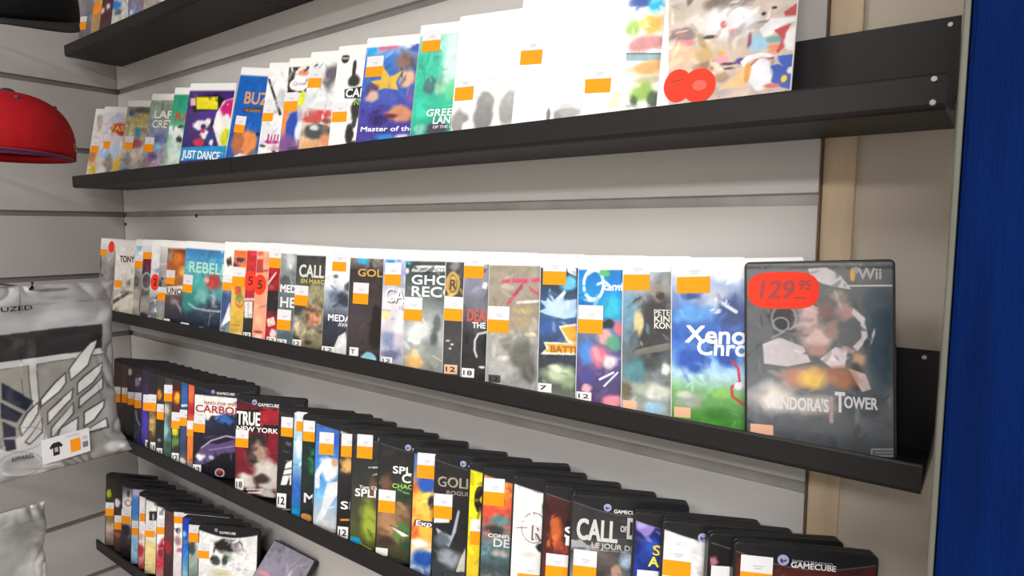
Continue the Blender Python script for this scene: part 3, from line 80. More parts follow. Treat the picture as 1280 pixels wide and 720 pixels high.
[3,'k',[-0.7315,0.617,-0.5078],29.0,4,0,110,'black case with a green masked face and grin and a white title above,third shelf',[['V','242426','262624','2c2c26','6c5240','5c4a34','34402c'],['B',14.1,122.8,13.9,17,'6c4c40',0.7],['B',40.6,111.7,20.8,22.4,'28402c',0.7],['L',[33.6,114.5,44.2,110.4,51.1,109.3],0.9,'88a888'],['B',21.5,65.5,23,30.7,'a87c5a',0.7],['B',38.5,77.5,17.3,17,'8c6c4c',0.7],['B',43,50.6,20.8,17,'4c7838',0.7],['P',[25.3,58.4,32.3,56.4,53.7,44.9,43.3,43.2,29.7,52.7],'e8e4d8'],['L',[23.5,58.9,50.1,48],0.7,'2c1c14'],['B',15.7,34.1,17.5,10.3,'3c2c24',0.7],['B',54.3,27.9,13.8,10.2,'2c5034',0.7],['GC'],['LOGO',46.7,179.3,4.8,53.7,175.2,4,24],['T','SPLINTER',24.6,138.8,10.8,85.7,'f4f4f4',0],['T','CELL',39.4,125.9,12.9,44.7,'f0f0f0',0],['T','CHAOS',24.5,116.3,6.8,38,'a4c850',0],['A',2,10.5,18.9,11.7,'','f0f0ec'],['S',3.5,77.4,95.8,112.2,26]]],
[3,'k',[-0.6576,0.617,-0.5078],29.0,4,0,117,'game case with loud orange,yellow and blue splashes on the third shelf',[['V','3464b0','5c70a0','f0b040','f4bc4c','f0a83c','e4e0e0','2454a4'],['B',22.9,141.8,19.7,19.4,'2c58b4',0.6],['B',3.3,133.4,8.6,14.3,'e46838',0.7],['B',17.6,108.7,23.1,19.5,'f4c458',0.7],['B',3.1,97.5,6.6,13,'f08838',0.7],['B',5.9,68.4,16.6,13,'e4582c',0.7],['B',22.4,70.1,13.2,13,'f0b040',0.7],['B',16.5,53.1,19.8,7.2,'ece4e4',0.7],['B',20.7,30.7,26.4,16.3,'1c50a4',0.7],['P',[7.2,86.2,35,85.7,34.1,77.2,6.2,78.2],'241c50'],['T','Explo',8.8,78.5,7.2,36.2,'f4f0f4',3],['B',30.6,113.3,6.6,12.9,'2c2438',0.7],['GC'],['S',7.4,147.8,167.2,184.7,26]]],
[3,'k',[-0.614,0.617,-0.5078],29.0,4,0,121,'black game case with embossed metallic title and a grey blade on the third shelf',[['V','201e20','242224','201e20','1c1c1e','2c3034','4c5054'],['T','GOLDEN',4.7,144.4,15.7,82,'100e10',0],['T','GOLDEN',5.6,145.8,14.5,78.8,'a09688',0],['T','ROGUE AGENT',19.1,135.7,5.7,69.2,'8c8880',0],['P',[36.5,115.9,39.2,113,34.7,84.1,26,61,12.9,69.2,5.7,87.5,15.6,82.1,28.6,77.2],'a4acb8'],['B',16.1,69.5,16,13.9,'5c6470',0.7],['B',26.7,45.2,19.1,15.8,'8c949c',0.7],['P',[54.2,73.5,42.6,47,37,27.3,59.2,29.8],'c8c4b4'],['GC'],['LOGO',41.1,180.8,4.4,48.6,176.2,3.7,21.9],['P',[1.9,101.4,24.9,103.7,25.2,95.8,2.3,93.5],'dcdcdc'],['S',1.3,100.7,118.7,135.8,27]]],
[3,'k',[-0.5508,0.617,-0.5067],37.5,4,0,127,'bright yellow game case with a black round numeral cut off by its neighbour,third shelf',[['V','e8e020','e8e01c','e8dc1c','e4cc20','d8b828','d8b040'],['B',17.3,142.4,8.6,18.4,'181614',0.15],['B',20.4,142.6,3.3,6.3,'e8e020',0.2],['GC'],['S',5.5,80.6,99.1,115.6,24]]],
[3,'k',[-0.5267,0.617,-0.5078],29.0,4,0,130,'game case with red and teal explosion art and a tall sticker on the third shelf',[['V','c8743c','e87c3c','d8503c','8c6c68','50787c','3c4448','8c847c','a09890'],['B',31,156.8,11.8,11.8,'f08838',0.7],['B',12.9,136,14.2,11.9,'dc4834',0.7],['B',29.2,144.8,14.2,9.5,'e06838',0.7],['B',25.4,123,16.6,9.5,'5c8484',0.7],['B',21.2,110.6,19,7.1,'2c3434',0.7],['L',[11.7,109.7,14.5,100.4],1,'c83c34'],['B',27.3,80.2,14.2,7.1,'a8a098',0.7],['N',0.12,25],['GC'],['T','CONFLICT',11.1,100.5,4.8,44.9,'e4e4e4',0],['T','DESERT',18.8,88.4,10.9,61.1,'cccccc',0],['S',2.6,142.6,160.7,178.9,28]]],
[3,'k',[-0.4769,0.617,-0.5078],29.0,4,0,136,'white game case with a thin crosshair around a letter on the third shelf',[['V','f0eeec','eeecea','ecebe8','e8e4e2','e4dcd8'],['O',30.2,128.3,15.8,19.2,1.1,'6c5458'],['P',[7.5,126.9,22.2,128.4,22.3,127.3,7.5,125.8],'7c3c40'],['P',[28.1,148.8,29.5,148.9,29.8,143.2,28.4,143.1],'6c4448'],['T','RAIN',27.5,112.9,19.2,53.8,'705c60',0],['T','RAIN',28.8,114.4,17.4,51.6,'e4dcdc',0],['B',42.7,104.4,10.4,6.9,'201e20',0.4],['B',41.5,154.7,3.1,9.1,'282628',0.5],['B',23.8,93.2,15.9,4.6,'dcd4d0',0.7],['GC'],['S',11.4,54.7,68.6,82.4,28]]],
[3,'k',[-0.4293,0.617,-0.5078],29.0,4,0,142,'dark maroon game case with an orange flame on the third shelf',[['V','3c2020','401c1c','542420','5c2a20','402020'],['B',18.2,136.4,8.7,26.5,'c05c2c',0.7],['B',25.6,117.2,8.7,8.8,'b84c24',0.7],['B',33,144.6,5.6,13.2,'201414',0.7],['GC'],['T','S',28.5,130.8,13.2,10.8,'f4f4f4',0],['T','I',30.2,121.1,11,6.5,'f0f0f0',0],['S',6.9,76.1,93.9,108.8,28]]],
[3,'k',[-0.3895,0.617,-0.5078],29.0,4,0,147,'war game case with broad silver capitals and a soldier in a helmet,third shelf',[['V','2c2c2e','303032','484a4a','8ca0b8','8c9cb0','848c98'],['P',[1.7,137.7,80.6,146.1,81.4,130.2,2.4,121.6],'404242'],['P',[2.6,136.7,14.3,138,25.3,129.5,3,127.1],'9c9ca4'],['B',40.8,111.8,22.9,19.2,'4c4444',0.5],['B',42.6,118.5,18.7,10.7,'58504e',0.5],['B',57.9,103,8.3,10.7,'b08c78',0.5],['B',69.7,117.2,10.3,12.8,'a8bcd0',0.7],['B',37.3,98.5,8.3,8.6,'3c3434',0.7],['L',[3.1,125.8,27.5,127.1,77.3,128.7],0.3,'c8c8c8'],['GC'],['LOGO',43.3,179.6,4.6,51,174.1,4.2,30.8],['T','CALL',9,138.9,24.9,46.9,'c8c8c4',0],['T','OF',59.6,152.4,7.2,7.4,'c4c4c0',0],['T','DUTY',67.8,145.2,24.6,44.8,'c8c8c4',0],['T','LE JOUR DE GLOIRE',26.9,130.1,6.4,86.3,'bcbcb8',0],['S',6.1,89.5,106.8,126.1,28]]],
[3,'k',[-0.3075,0.617,-0.5078],29.0,4,0,160,'blue game case with a violet globe and chunky yellow letters on the third shelf',[['V','141c4c','18246c','1c3c9c','2048ac','1c3c98'],['B',12.8,181.1,12.4,15.3,'8c7cc4',0.2],['B',10.2,179.9,7.1,7.3,'a898d4',0.6],['B',20.5,151.6,15.9,16.5,'2450b4',0.7],['B',13.8,143.5,7.1,7.3,'1c3888',0.7],['T','SONIC',22.3,145.1,12.8,57.5,'1c2048',0],['T','SONIC',22.6,145.9,11.7,55.7,'f0d840',0],['T','ADV',18.5,133.3,11,33.3,'f0d840',0],['GC'],['S',6.6,96.4,111.2,128.1,30]]],
[3,'k',[-0.2737,0.617,-0.5078],29.0,4,0,166,'black game case with plain white art and a large sticker on the third shelf',[['V','dcdce0','dadade','d8d8dc','d8d8da'],['B',40,141.1,10.1,7.1,'d0c8c8',0.7],['GC'],['LOGO',42.8,177.8,5,50.9,175.1,3.5,25],['S',2.8,132.9,150.4,168,30]]],
[3,'k',[-0.2224,0.617,-0.507],34.5,4,0,169,'dark game case with a faint pink blur,second from the right of the third shelf',[['V','1e1a1c','20181a','2c1c20','342028'],['B',6.1,163.5,6,6.1,'b0707c',0.7],['GC'],['S',3.9,122.1,139.2,159.1,30]]],
[3,'k',[-0.1964,0.617,-0.5078],29.0,4,0,181,'black game case with dark red art and a silver title,rightmost on the third shelf',[['V','2c1c1c','8c2418','94281c','702018'],['GC'],['LOGO',47.7,178.9,5.5,55.5,172.6,5.5,42.1],['T','NINTENDO',56.5,178.2,2.3,37.9,'9c9ca4',0],['S',7.2,147.7,163.4,180.4,30]]],
[4,'k',[-1.833,0.64,-0.838],31.0,4,0,61,'leftmost black game case of the lowest shelf with an acid yellow mark',[['V','2c2a24','30301c','503c30','a89488','8c7870'],['GC'],['B',10.8,139.5,7.4,15.4,'b4bc2c',0.4],['B',16,51.3,12.3,15.4,'c8b0a8',0.7],['B',13.4,78,12.3,23.1,'8c7438',0.7],['S',1.4,80.9,100.1,116.3,23]]],
[4,'k',[-1.7782,0.64,-0.838],31.0,4,0,62,'second black game case of the lowest shelf with a small white crest',[['V','242224','2c282a','3c3434','5c4438'],['GC'],['B',8.8,128.8,10.4,13.6,'d8d4d8',0.5],['B',8,108,10.4,7.5,'40302c',0.7],['B',11.3,47.7,12,11.3,'b05838',0.7],['S',2.2,59.8,79.1,96.8,23]]],
[4,'k',[-1.7348,0.64,-0.838],31.0,4,0,63,'black game case with a white lettered top and dark figure on the lowest shelf',[['V','1c1a1c','e0d8d8','e4dcdc','3c3438','28242c'],['GC'],['B',17,141,19.6,18.5,'e8e0e0',0.6],['B',18.4,165.2,5.5,11.1,'302c30',0.7],['O',19,141.1,7.8,7.4,2,'3c3438'],['B',14.6,72,19.7,22.3,'28262c',0.7],['S',0.8,88.6,108,124.3,25]]],
[4,'k',[-1.6791,0.64,-0.838],31.0,4,0,64,'game case with a blue and lavender strip and a player in pale blue,lowest shelf',[['V','b4a8cc','4880c0','3c7cc0','8cb0d8','c8d0d8','80b4e0','90c0e4'],['B',15.1,179.2,15.3,10.9,'b8acd0',0.7],['B',12.1,142.6,13.8,32.7,'3c78bc',0.7],['B',4.3,58,19.3,18.2,'84b8e4',0.7],['B',-3.5,61,7.7,7.3,'e8c8b8',0.7],['B',8.9,25.5,15.4,21.9,'a8cce8',0.7],['S',2.8,75.4,92.6,110.8,25]]],
[4,'k',[-1.6388,0.64,-0.838],31.0,4,0,66,'white game case with a red shirt at its foot,fifth on the lowest shelf',[['V','e4e0e0','f0eeee','f0ecea','e8dcd8','b03030'],['GC'],['B',8.3,49,11.4,21.6,'b82c34',0.7],['B',7.6,81.3,9.1,10.8,'e0a898',0.7],['S',4.4,120.5,140.6,156.3,22]]],
[4,'k',[-1.604,0.64,-0.838],31.0,4,0,66,'white game case with a small black photo and cream lower half on the lowest shelf',[['V','ececea','eeeeec','ecece8','e8d8a0','e8d494'],['GC'],['P',[11.6,154.3,30.9,156,31.4,134.1,12.1,132.4],'242224'],['P',[19.9,149.4,24.3,149.8,24.7,135.7,20.2,135.3],'b8b4b4'],['B',17.5,60.6,22.4,31.9,'ead492',0.7],['S',0.8,92.3,107.9,123.5,26]]],
[4,'k',[-1.5453,0.64,-0.838],31.0,4,0,68,'white game case with a red football shirt on the lowest shelf',[['V','eeeeee','f0f0f0','ececec','b82838','c0a8a8'],['GC'],['P',[8,170.7,18.9,171.7,19.1,162,8.2,161.1],'8c8c98'],['B',36.1,135.9,7.2,22.7,'503034',0.7],['B',28,93.7,21.7,20.7,'b81c2c',0.5],['B',22.5,96.7,4.4,5.5,'f0e0e0',0.5],['O',21.1,79.2,7.3,4.8,1.8,'f0f0f0'],['B',14,71.6,9.4,17.3,'8c2c38',0.7],['S',2,116.3,133.5,153.6,26]]],
[4,'k',[-1.5049,0.64,-0.838],31.0,4,0,69,'very thin slice of a brownish game case on the lowest shelf',[['V','503838','5c3c3c','402c2c','3c2828'],['GC'],['B',11.2,97.6,10.7,20.4,'a82030',0.7]]],
[4,'k',[-1.462,0.64,-0.838],31.0,4,0,71,'white game case with a dark haired footballer on the lowest shelf',[['V','f0f0f0','f2f2f2','e8e4e4','d8ccd0','d0c0c4'],['B',13.5,147.9,7,8,'2c2828',0.4],['B',13.3,127.8,10.5,16.7,'a47c84',0.7],['B',8.8,97.2,17.5,20.1,'e4dce0',0.7],['B',17.4,104.7,8.4,6.7,'b07078',0.7],['S',1.8,166.2,182.2,198.9,24]]],
[4,'k',[-1.4206,0.64,-0.838],31.0,4,0,72,'game case with a royal blue to sky blue strip on the lowest shelf',[['V','1c2c8c','1c44c4','2c74d4','5c98b4','a8c4c8','dcdcdc'],['B',4.5,175.6,10.3,16.4,'1840c8',0.7],['B',5.1,152.6,8.9,8.5,'84c8e8',0.7],['B',6.2,136.3,8.2,9.8,'487c84',0.7]]],
[4,'k',[-1.3913,0.64,-0.838],31.0,4,0,73,'game case with a dark green figure and a sticker high up on the lowest shelf',[['V','c0c8c8','d0d4d4','90a098','4c5c54','687468'],['GC'],['B',9.1,132.4,10.2,19.5,'3c4c44',0.7],['B',5.4,145.1,13.6,4.5,'242824',0.7],['S',0.8,143.8,164.9,182.7,27]]],
[4,'k',[-1.3487,0.64,-0.838],31.0,4,0,75,'white game case with a black haired head in profile,frontmost on the lowest shelf',[['V','e8e8e8','f0f0f0','ececec','d8d8d4','c8c4a0','b8b094'],['B',65,152.2,30.5,17.7,'242224',0.35],['B',89.8,154.5,15.5,19.1,'9c9a9c',0.5],['O',92.6,154.8,7.8,9.5,2.1,'5c5a5c'],['B',69.1,132.1,21.2,13.7,'b0c0b4',0.7],['B',85.1,133.6,9.2,8.2,'f0f0f0',0.5],['B',62.4,121.1,7.1,13.7,'3c4440',0.6],['B',41,119.1,14.2,13.7,'404840',0.5],['B',56,93.1,28.4,10.3,'c8c49c',0.7],['B',33.8,121.9,5.7,4.8,'2c2c2c',0.4],['N',0.06,20],['GC'],['LOGO',41,185.9,3.9,48.6,179.4,5.1,37.1],['S',0.8,121.1,137.9,154.4,26]]],
[4,'k',[-1.232,0.632,-0.8263],5.0,42,0,51,'lilac grey game case lying back low at the right of the lowest shelf',[['V','9c98a8','8c8898','b09098','c08490'],['B',-12.9,166.8,14.8,7.6,'c8c4d0',0.7],['B',26.7,124.6,25.6,5.3,'d08898',0.7]]]]
BAG=[['V','98989c','a8a8ac','8c8c90','9c9ca0','8c8c90','a8a8aa'],['N',0.05,9],['B',170.7,355.2,63.4,15.4,'a4a4a6',0.7],['B',295.6,333.5,39.5,27.9,'8e8e92',0.7],['B',234.6,312,45.9,13.5,'b4b4b6',0.7],['B',221.5,363.2,29.2,3.5,'6c6864',0.2],['B',148.9,374.9,18.4,3.5,'6c6864',0.3],['T','DIFFUZED',97.3,329.3,8.4,86.4,'3c3c40',0],['P',[58.1,290,135.4,284.5,221.7,286.5,310.6,286.2,312.1,218,218.7,232.8,132.3,232.4,54.8,236.9],'2b2b2d'],['P',[54.8,236.9,132.3,233.7,270.6,233,309.2,235.6,312.6,226.5,298.6,-41,119.3,15.4,42.5,39.6],'c4c4c6'],['P',[72.2,216.5,131.5,219.7,181.8,220.1,181.1,115.8,155,84.7,122.4,67.1,64,83.4],'96948e'],['L',[72.2,216.5,131.5,219.7,181.8,220.1,182,131.7],0.6,'3c3c3c'],['P',[195.5,220.4,312.4,222.2,298.6,-41,209.6,-13,192.5,129.3],'8f8d8a'],['L',[194.8,128.8,195.5,220.4,262.7,221.6],0.7,'3c3c3c'],['L',[294.7,222.2,312.4,222.2],0.8,'3c3c3c'],['P',[134.5,195,185,148.9,169.8,132,132.6,163.1],'23263c'],['P',[130,158,163.6,127.6,152.3,113,128.2,127.4],'23263c'],['P',[130.1,121.3,149.5,103.6,149,86.5,129.3,88.8],'23263c'],['P',[129.1,85.5,147,80.7,147,61.1,131,61.3],'23263c'],['P',[88.4,220.2,130.1,195.9,128.8,173.7,86.8,193.3],'23263c'],['P',[86.1,182.6,125.7,160.3,124.3,135.4,92.8,153.7],'23263c'],['P',[302.7,255.1,301.1,239.7,286.1,202.3,250.1,176.4,248.4,200.4,262.5,217.5,288.7,250],'303030'],['P',[300.8,252.5,299.1,240,284.8,204.8,251.3,179.8,250.5,199.5,264.3,216.1,289.6,248.1],'d8d8da'],['P',[311.5,206.6,310.6,189.4,291.6,164.2,260.9,144.9,261.1,170.1,275.3,184.4],'303030'],['P',[309.8,203.4,308.6,189.2,290.2,166.8,263.1,148.4,263.2,169.2,276.6,181.3],'d6d6d8'],['P',[244.1,196.2,243.3,173.6,230.6,156.7,194.9,131.5,196.4,150.2,222.7,180.3],'303030'],['P',[242,192.1,241.3,174.5,229.4,159.2,197.9,136.8,199,148.5,224.4,177.8],'d6d6d8'],['P',[255.7,162.5,253.1,138.8,203.7,94.5,206.5,122,226.2,138.5],'303030'],['P',[253.4,158.8,250.8,140.5,206.5,99.5,208.7,120.4,228,135.7],'d2d2d4'],['P',[311.6,176.5,310.1,148.6,261,115.6,264.9,139.3,284.4,153.8],'303030'],['P',[309.2,172.6,307.7,150.3,264.4,120.4,266.9,137.7,286.4,151.5],'cfcfd2'],['P',[311.8,126.2,308,108.2,286.1,85,264.1,74.9,268.5,107.8,287.8,115.8],'303030'],['P',[309.4,123,305.9,109.9,284.7,87.9,267,79.1,270.5,105.5,288.7,113.1],'dadadc'],['P',[309.7,87.2,311.3,63.1,271.3,60.7,266.4,68.1],'303030'],['P',[307.6,84.2,307.8,66.5,274.2,63.7,270.1,67.8],'dcdcde'],['P',[255.3,132.2,252.7,108.4,204.4,63,209.6,88.6],'303030'],['P',[253,128.4,250.7,110,208.2,68,211.2,86.4],'c8c8ca'],['P',[258.9,100.8,254.1,62,214.3,60.4,225.7,84.5,249.5,96.9],'303030'],['P',[256.3,97.7,251.9,65.1,216.9,62.7,227.1,82.4],'d0d0d2'],['P',[194,147,191.9,122.5,157.5,82.8,155.3,105.1,169.5,127.7],'303030'],['P',[191.8,142.5,190,124.1,159.2,86.7,157.3,103.4,171.3,125.5],'d4d4d6'],['P',[197.5,113.8,194.5,83.5,168.2,64,161.6,71.6],'303030'],['P',[195.3,109.9,192.7,85.1,168.8,66.7,164.4,72],'c2c2c4'],['O',159.6,77.9,36.8,22.9,0.9,'4c4c4c'],['O',145.2,29.8,34,24.2,1.1,'707072'],['B',147.4,29.1,31.9,21.4,'a8a8aa',0.3],['T','APPAREL',133.2,39.7,8.5,36.6,'5c5c5e',0],['L',[75.5,9.1,118.3,-2.1,329.6,5.2],0.6,'3c3c3e'],['B',304.8,20.2,22.1,15.7,'c8c8ca',0.7],['B',294.8,42,13.6,12.5,'88888a',0.7],['B',318.7,16.4,8.4,7.6,'f0f0f2',0.7]]

# ------------------------------------------------------------------ materials
def hexc(h):
    v=[int(h[i:i+2],16)/255 for i in (0,2,4)]
    return tuple(c/12.92 if c<=.04045 else ((c+.055)/1.055)**2.4 for c in v)
MATS={}
def mat(name,col,rough=.5,metal=0,noise=0,nscale=20,bump=0,bscale=200,coat=0,alpha=1,spec=.5,stretch=None,trans=0):
    if name in MATS: return MATS[name]
    m=bpy.data.materials.new(name); m.use_nodes=True; nt=m.node_tree; b=nt.nodes['Principled BSDF']
    c=hexc(col) if isinstance(col,str) else col
    b.inputs['Base Color'].default_value=(*c,1); b.inputs['Roughness'].default_value=rough; b.inputs['Metallic'].default_value=metal
    b.inputs['Specular IOR Level'].default_value=spec; b.inputs['Coat Weight'].default_value=coat; b.inputs['Coat Roughness'].default_value=.1
    b.inputs['Alpha'].default_value=alpha; b.inputs['Transmission Weight'].default_value=trans
    tc=nt.nodes.new('ShaderNodeTexCoord'); mp=nt.nodes.new('ShaderNodeMapping'); nt.links.new(tc.outputs['Object'],mp.inputs[0])
    if stretch: mp.inputs['Scale'].default_value=stretch
    if noise:
        n=nt.nodes.new('ShaderNodeTexNoise'); n.inputs['Scale'].default_value=nscale; n.inputs['Detail'].default_value=4
        nt.links.new(mp.outputs[0],n.inputs[0])
        r=nt.nodes.new('ShaderNodeValToRGB'); r.color_ramp.elements[0].position=.3; r.color_ramp.elements[1].position=.7
        r.color_ramp.elements[0].color=(*[x*(1-noise) for x in c],1); r.color_ramp.elements[1].color=(*[min(1,x*(1+noise)) for x in c],1)
        nt.links.new(n.outputs[0],r.inputs[0]); nt.links.new(r.outputs[0],b.inputs['Base Color'])
    if bump:
        n=nt.nodes.new('ShaderNodeTexNoise'); n.inputs['Scale'].default_value=bscale; nt.links.new(mp.outputs[0],n.inputs[0])
        u=nt.nodes.new('ShaderNodeBump'); u.inputs['Strength'].default_value=bump; u.inputs['Distance'].default_value=.002
        nt.links.new(n.outputs[0],u.inputs['Height']); nt.links.new(u.outputs[0],b.inputs['Normal'])
    MATS[name]=m; return m
def print_mat(name,rough,coat=0,metal=0,bump=0,bscale=20,spec=.5):
    m=bpy.data.materials.new(name); m.use_nodes=True; nt=m.node_tree; b=nt.nodes['Principled BSDF']
    a=nt.nodes.new('ShaderNodeVertexColor'); a.layer_name='print'; nt.links.new(a.outputs['Color'],b.inputs['Base Color'])
    b.inputs['Roughness'].default_value=rough; b.inputs['Coat Weight'].default_value=coat; b.inputs['Coat Roughness'].default_value=.08; b.inputs['Metallic'].default_value=metal
    b.inputs['Specular IOR Level'].default_value=spec
    if bump:
        tc=nt.nodes.new('ShaderNodeTexCoord'); n=nt.nodes.new('ShaderNodeTexNoise'); n.inputs['Scale'].default_value=bscale; nt.links.new(tc.outputs['Object'],n.inputs[0])
        u=nt.nodes.new('ShaderNodeBump'); u.inputs['Strength'].default_value=bump; u.inputs['Distance'].default_value=.01
        nt.links.new(n.outputs[0],u.inputs['Height']); nt.links.new(u.outputs[0],b.inputs['Normal'])
    return m
PRINT=print_mat('printed_sleeve_under_film',.24,spec=.5)
PRINT_DULL=print_mat('printed_sleeve_matt',.42,spec=.3)
WHITE_SHELL=mat('white_case_plastic','eeeeec',.3); BLACK_SHELL=mat('black_case_plastic','1c1c1e',.38,bump=.1,bscale=400,spec=.4)
ST_W=mat('sticker_white','dedee2',.6); ST_O=mat('sticker_orange',(.95,.31,.004),.6,spec=.2); ST_R=mat('sticker_red',(.92,.045,.018),.6,spec=.2); ST_G=mat('sticker_grey_print','b4b4b8',.6)
SHELF=mat('black_powder_coat','171516',.5,noise=.1,nscale=30,bump=.03,bscale=600,spec=.35)
PANEL=mat('grey_melamine','c6c3c1',.55,noise=.025,nscale=6,spec=.3)
PANEL_L_SHADED=mat('grey_melamine_left_shaded','aaa5a4',.55,noise=.03,nscale=6,spec=.3)  # same melamine as the back wall, colour darkened for weaker light at left
ALU=mat('groove_aluminium','a09d9c',.45,metal=.3,noise=.15,nscale=14)
GROOVE=mat('groove_dark','6e696a',.6)
MDF=mat('raw_mdf_edge','6c5644',.8,noise=.25,nscale=30)
WOOD=mat('pale_batten','ccb599',.7,noise=.12,nscale=12,stretch=(4,4,.6))
PLASTER=mat('beige_plaster','c6bcae',.85,noise=.05,nscale=5,bump=.1,bscale=60)
SCREW=mat('screw_metal','a0a0a0',.35,metal=.8); HOLE=mat('dark_hole','2a2828',.7)
RODM=mat('black_rod','1a1a1a',.35,metal=.4)
def tm(col): return mat('ink_'+col,col,.45)
# ------------------------------------------------------------------ helpers
def link(name,me,mats,parent=None):
    o=bpy.data.objects.new(name,me); C.objects.link(o)
    for m in (mats if isinstance(mats,(list,tuple)) else [mats]): me.materials.append(m)
    if parent: o.parent=parent
    return o
def fin(bm,name,mats,parent=None,smooth=False):
    bmesh.ops.recalc_face_normals(bm,faces=bm.faces)
    me=bpy.data.meshes.new(name); bm.to_mesh(me); bm.free()
    if smooth:
        for p in me.polygons: p.use_smooth=True
    return link(name,me,mats,parent)
def box(bm,x0,y0,z0,x1,y1,z1,bev=0,mi=0,seg=2):
    vs=[bm.verts.new(p) for p in [(x0,y0,z0),(x1,y0,z0),(x1,y1,z0),(x0,y1,z0),(x0,y0,z1),(x1,y0,z1),(x1,y1,z1),(x0,y1,z1)]]
    fs=[bm.faces.new([vs[i] for i in q]) for q in [(0,3,2,1),(4,5,6,7),(0,1,5,4),(1,2,6,5),(2,3,7,6),(3,0,4,7)]]
    for f in fs: f.material_index=mi
    if bev:
        es=list({e for f in fs for e in f.edges}); bmesh.ops.bevel(bm,geom=es,offset=bev,segments=seg,affect='EDGES',profile=.5)
def tube(bm,pts,r,n=10,mi=0):
    pts=[Vector(p) for p in pts]; rings=[]
    for i,p in enumerate(pts):
        d=(pts[min(i+1,len(pts)-1)]-pts[max(i-1,0)]).normalized()
        a=d.cross(Vector((0,0,1)) if abs(d.z)<.9 else Vector((1,0,0))).normalized(); b=d.cross(a)
        rings.append([bm.verts.new(p+(a*math.cos(t)+b*math.sin(t))*r) for t in [2*math.pi*k/n for k in range(n)]])
    for A,B in zip(rings,rings[1:]):
        for k in range(n): bm.faces.new((A[k],A[(k+1)%n],B[(k+1)%n],B[k])).material_index=mi
    bm.faces.new(rings[0]); bm.faces.new(rings[-1][::-1])
def empty(name,label,cat,group=None,M=None):
    o=bpy.data.objects.new(name,None); C.objects.link(o); o.empty_display_size=.05
    o['label']=label; o['category']=cat
    if group: o['group']=group
    if M is not None: o.matrix_world=M
    return o
def struct(o): o['kind']='structure'; return o
_tc={}
def text_geo(s):
    if s in _tc: return _tc[s]
    cu=bpy.data.curves.new('t','FONT'); cu.body=s; cu.resolution_u=3
    ob=bpy.data.objects.new('t',cu); C.objects.link(ob)
    me=bpy.data.meshes.new_from_object(ob.evaluated_get(bpy.context.evaluated_depsgraph_get()))
    v=np.array([x.co[:2] for x in me.vertices]) if len(me.vertices) else np.zeros((0,2))
    f=[tuple(p.vertices) for p in me.polygons]
    bpy.data.objects.remove(ob); bpy.data.curves.remove(cu); bpy.data.meshes.remove(me)
    _tc[s]=(v,f); return v,f
def text_into(verts,faces,mis,s,a,b,h,w,y,mi=0,slant=0,amax=None,bold=.03):
    v,f=text_geo(s)
    if not len(v): return
    x0,x1=v[:,0].min(),v[:,0].max(); hh=.70
    sx=w/(x1-x0); sy=h/hh; n=len(verts)
    d=h*bold
    for dx,dz,dy in ((-d,-d,0),(d,-d,1),(-d,d,2),(d,d,3)) if bold else ((0,0,0),):      # heavier strokes
        n=len(verts)
        for x,z in v: verts.append((a+dx+(x-x0)*sx+z*sy*math.tan(math.radians(slant)),y-dy*.00003,b+dz+z*sy))
        for q in f:
            if amax is None or max(verts[n+i][0] for i in q)<=amax: faces.append([n+i for i in q]); mis.append(mi)
def mk(name,verts,faces,mis,mats,parent):
    me=bpy.data.meshes.new(name); me.from_pydata(verts,[],faces); me.update()
    if len(mis): me.polygons.foreach_set('material_index',mis)
    return link(name,me,mats,parent)
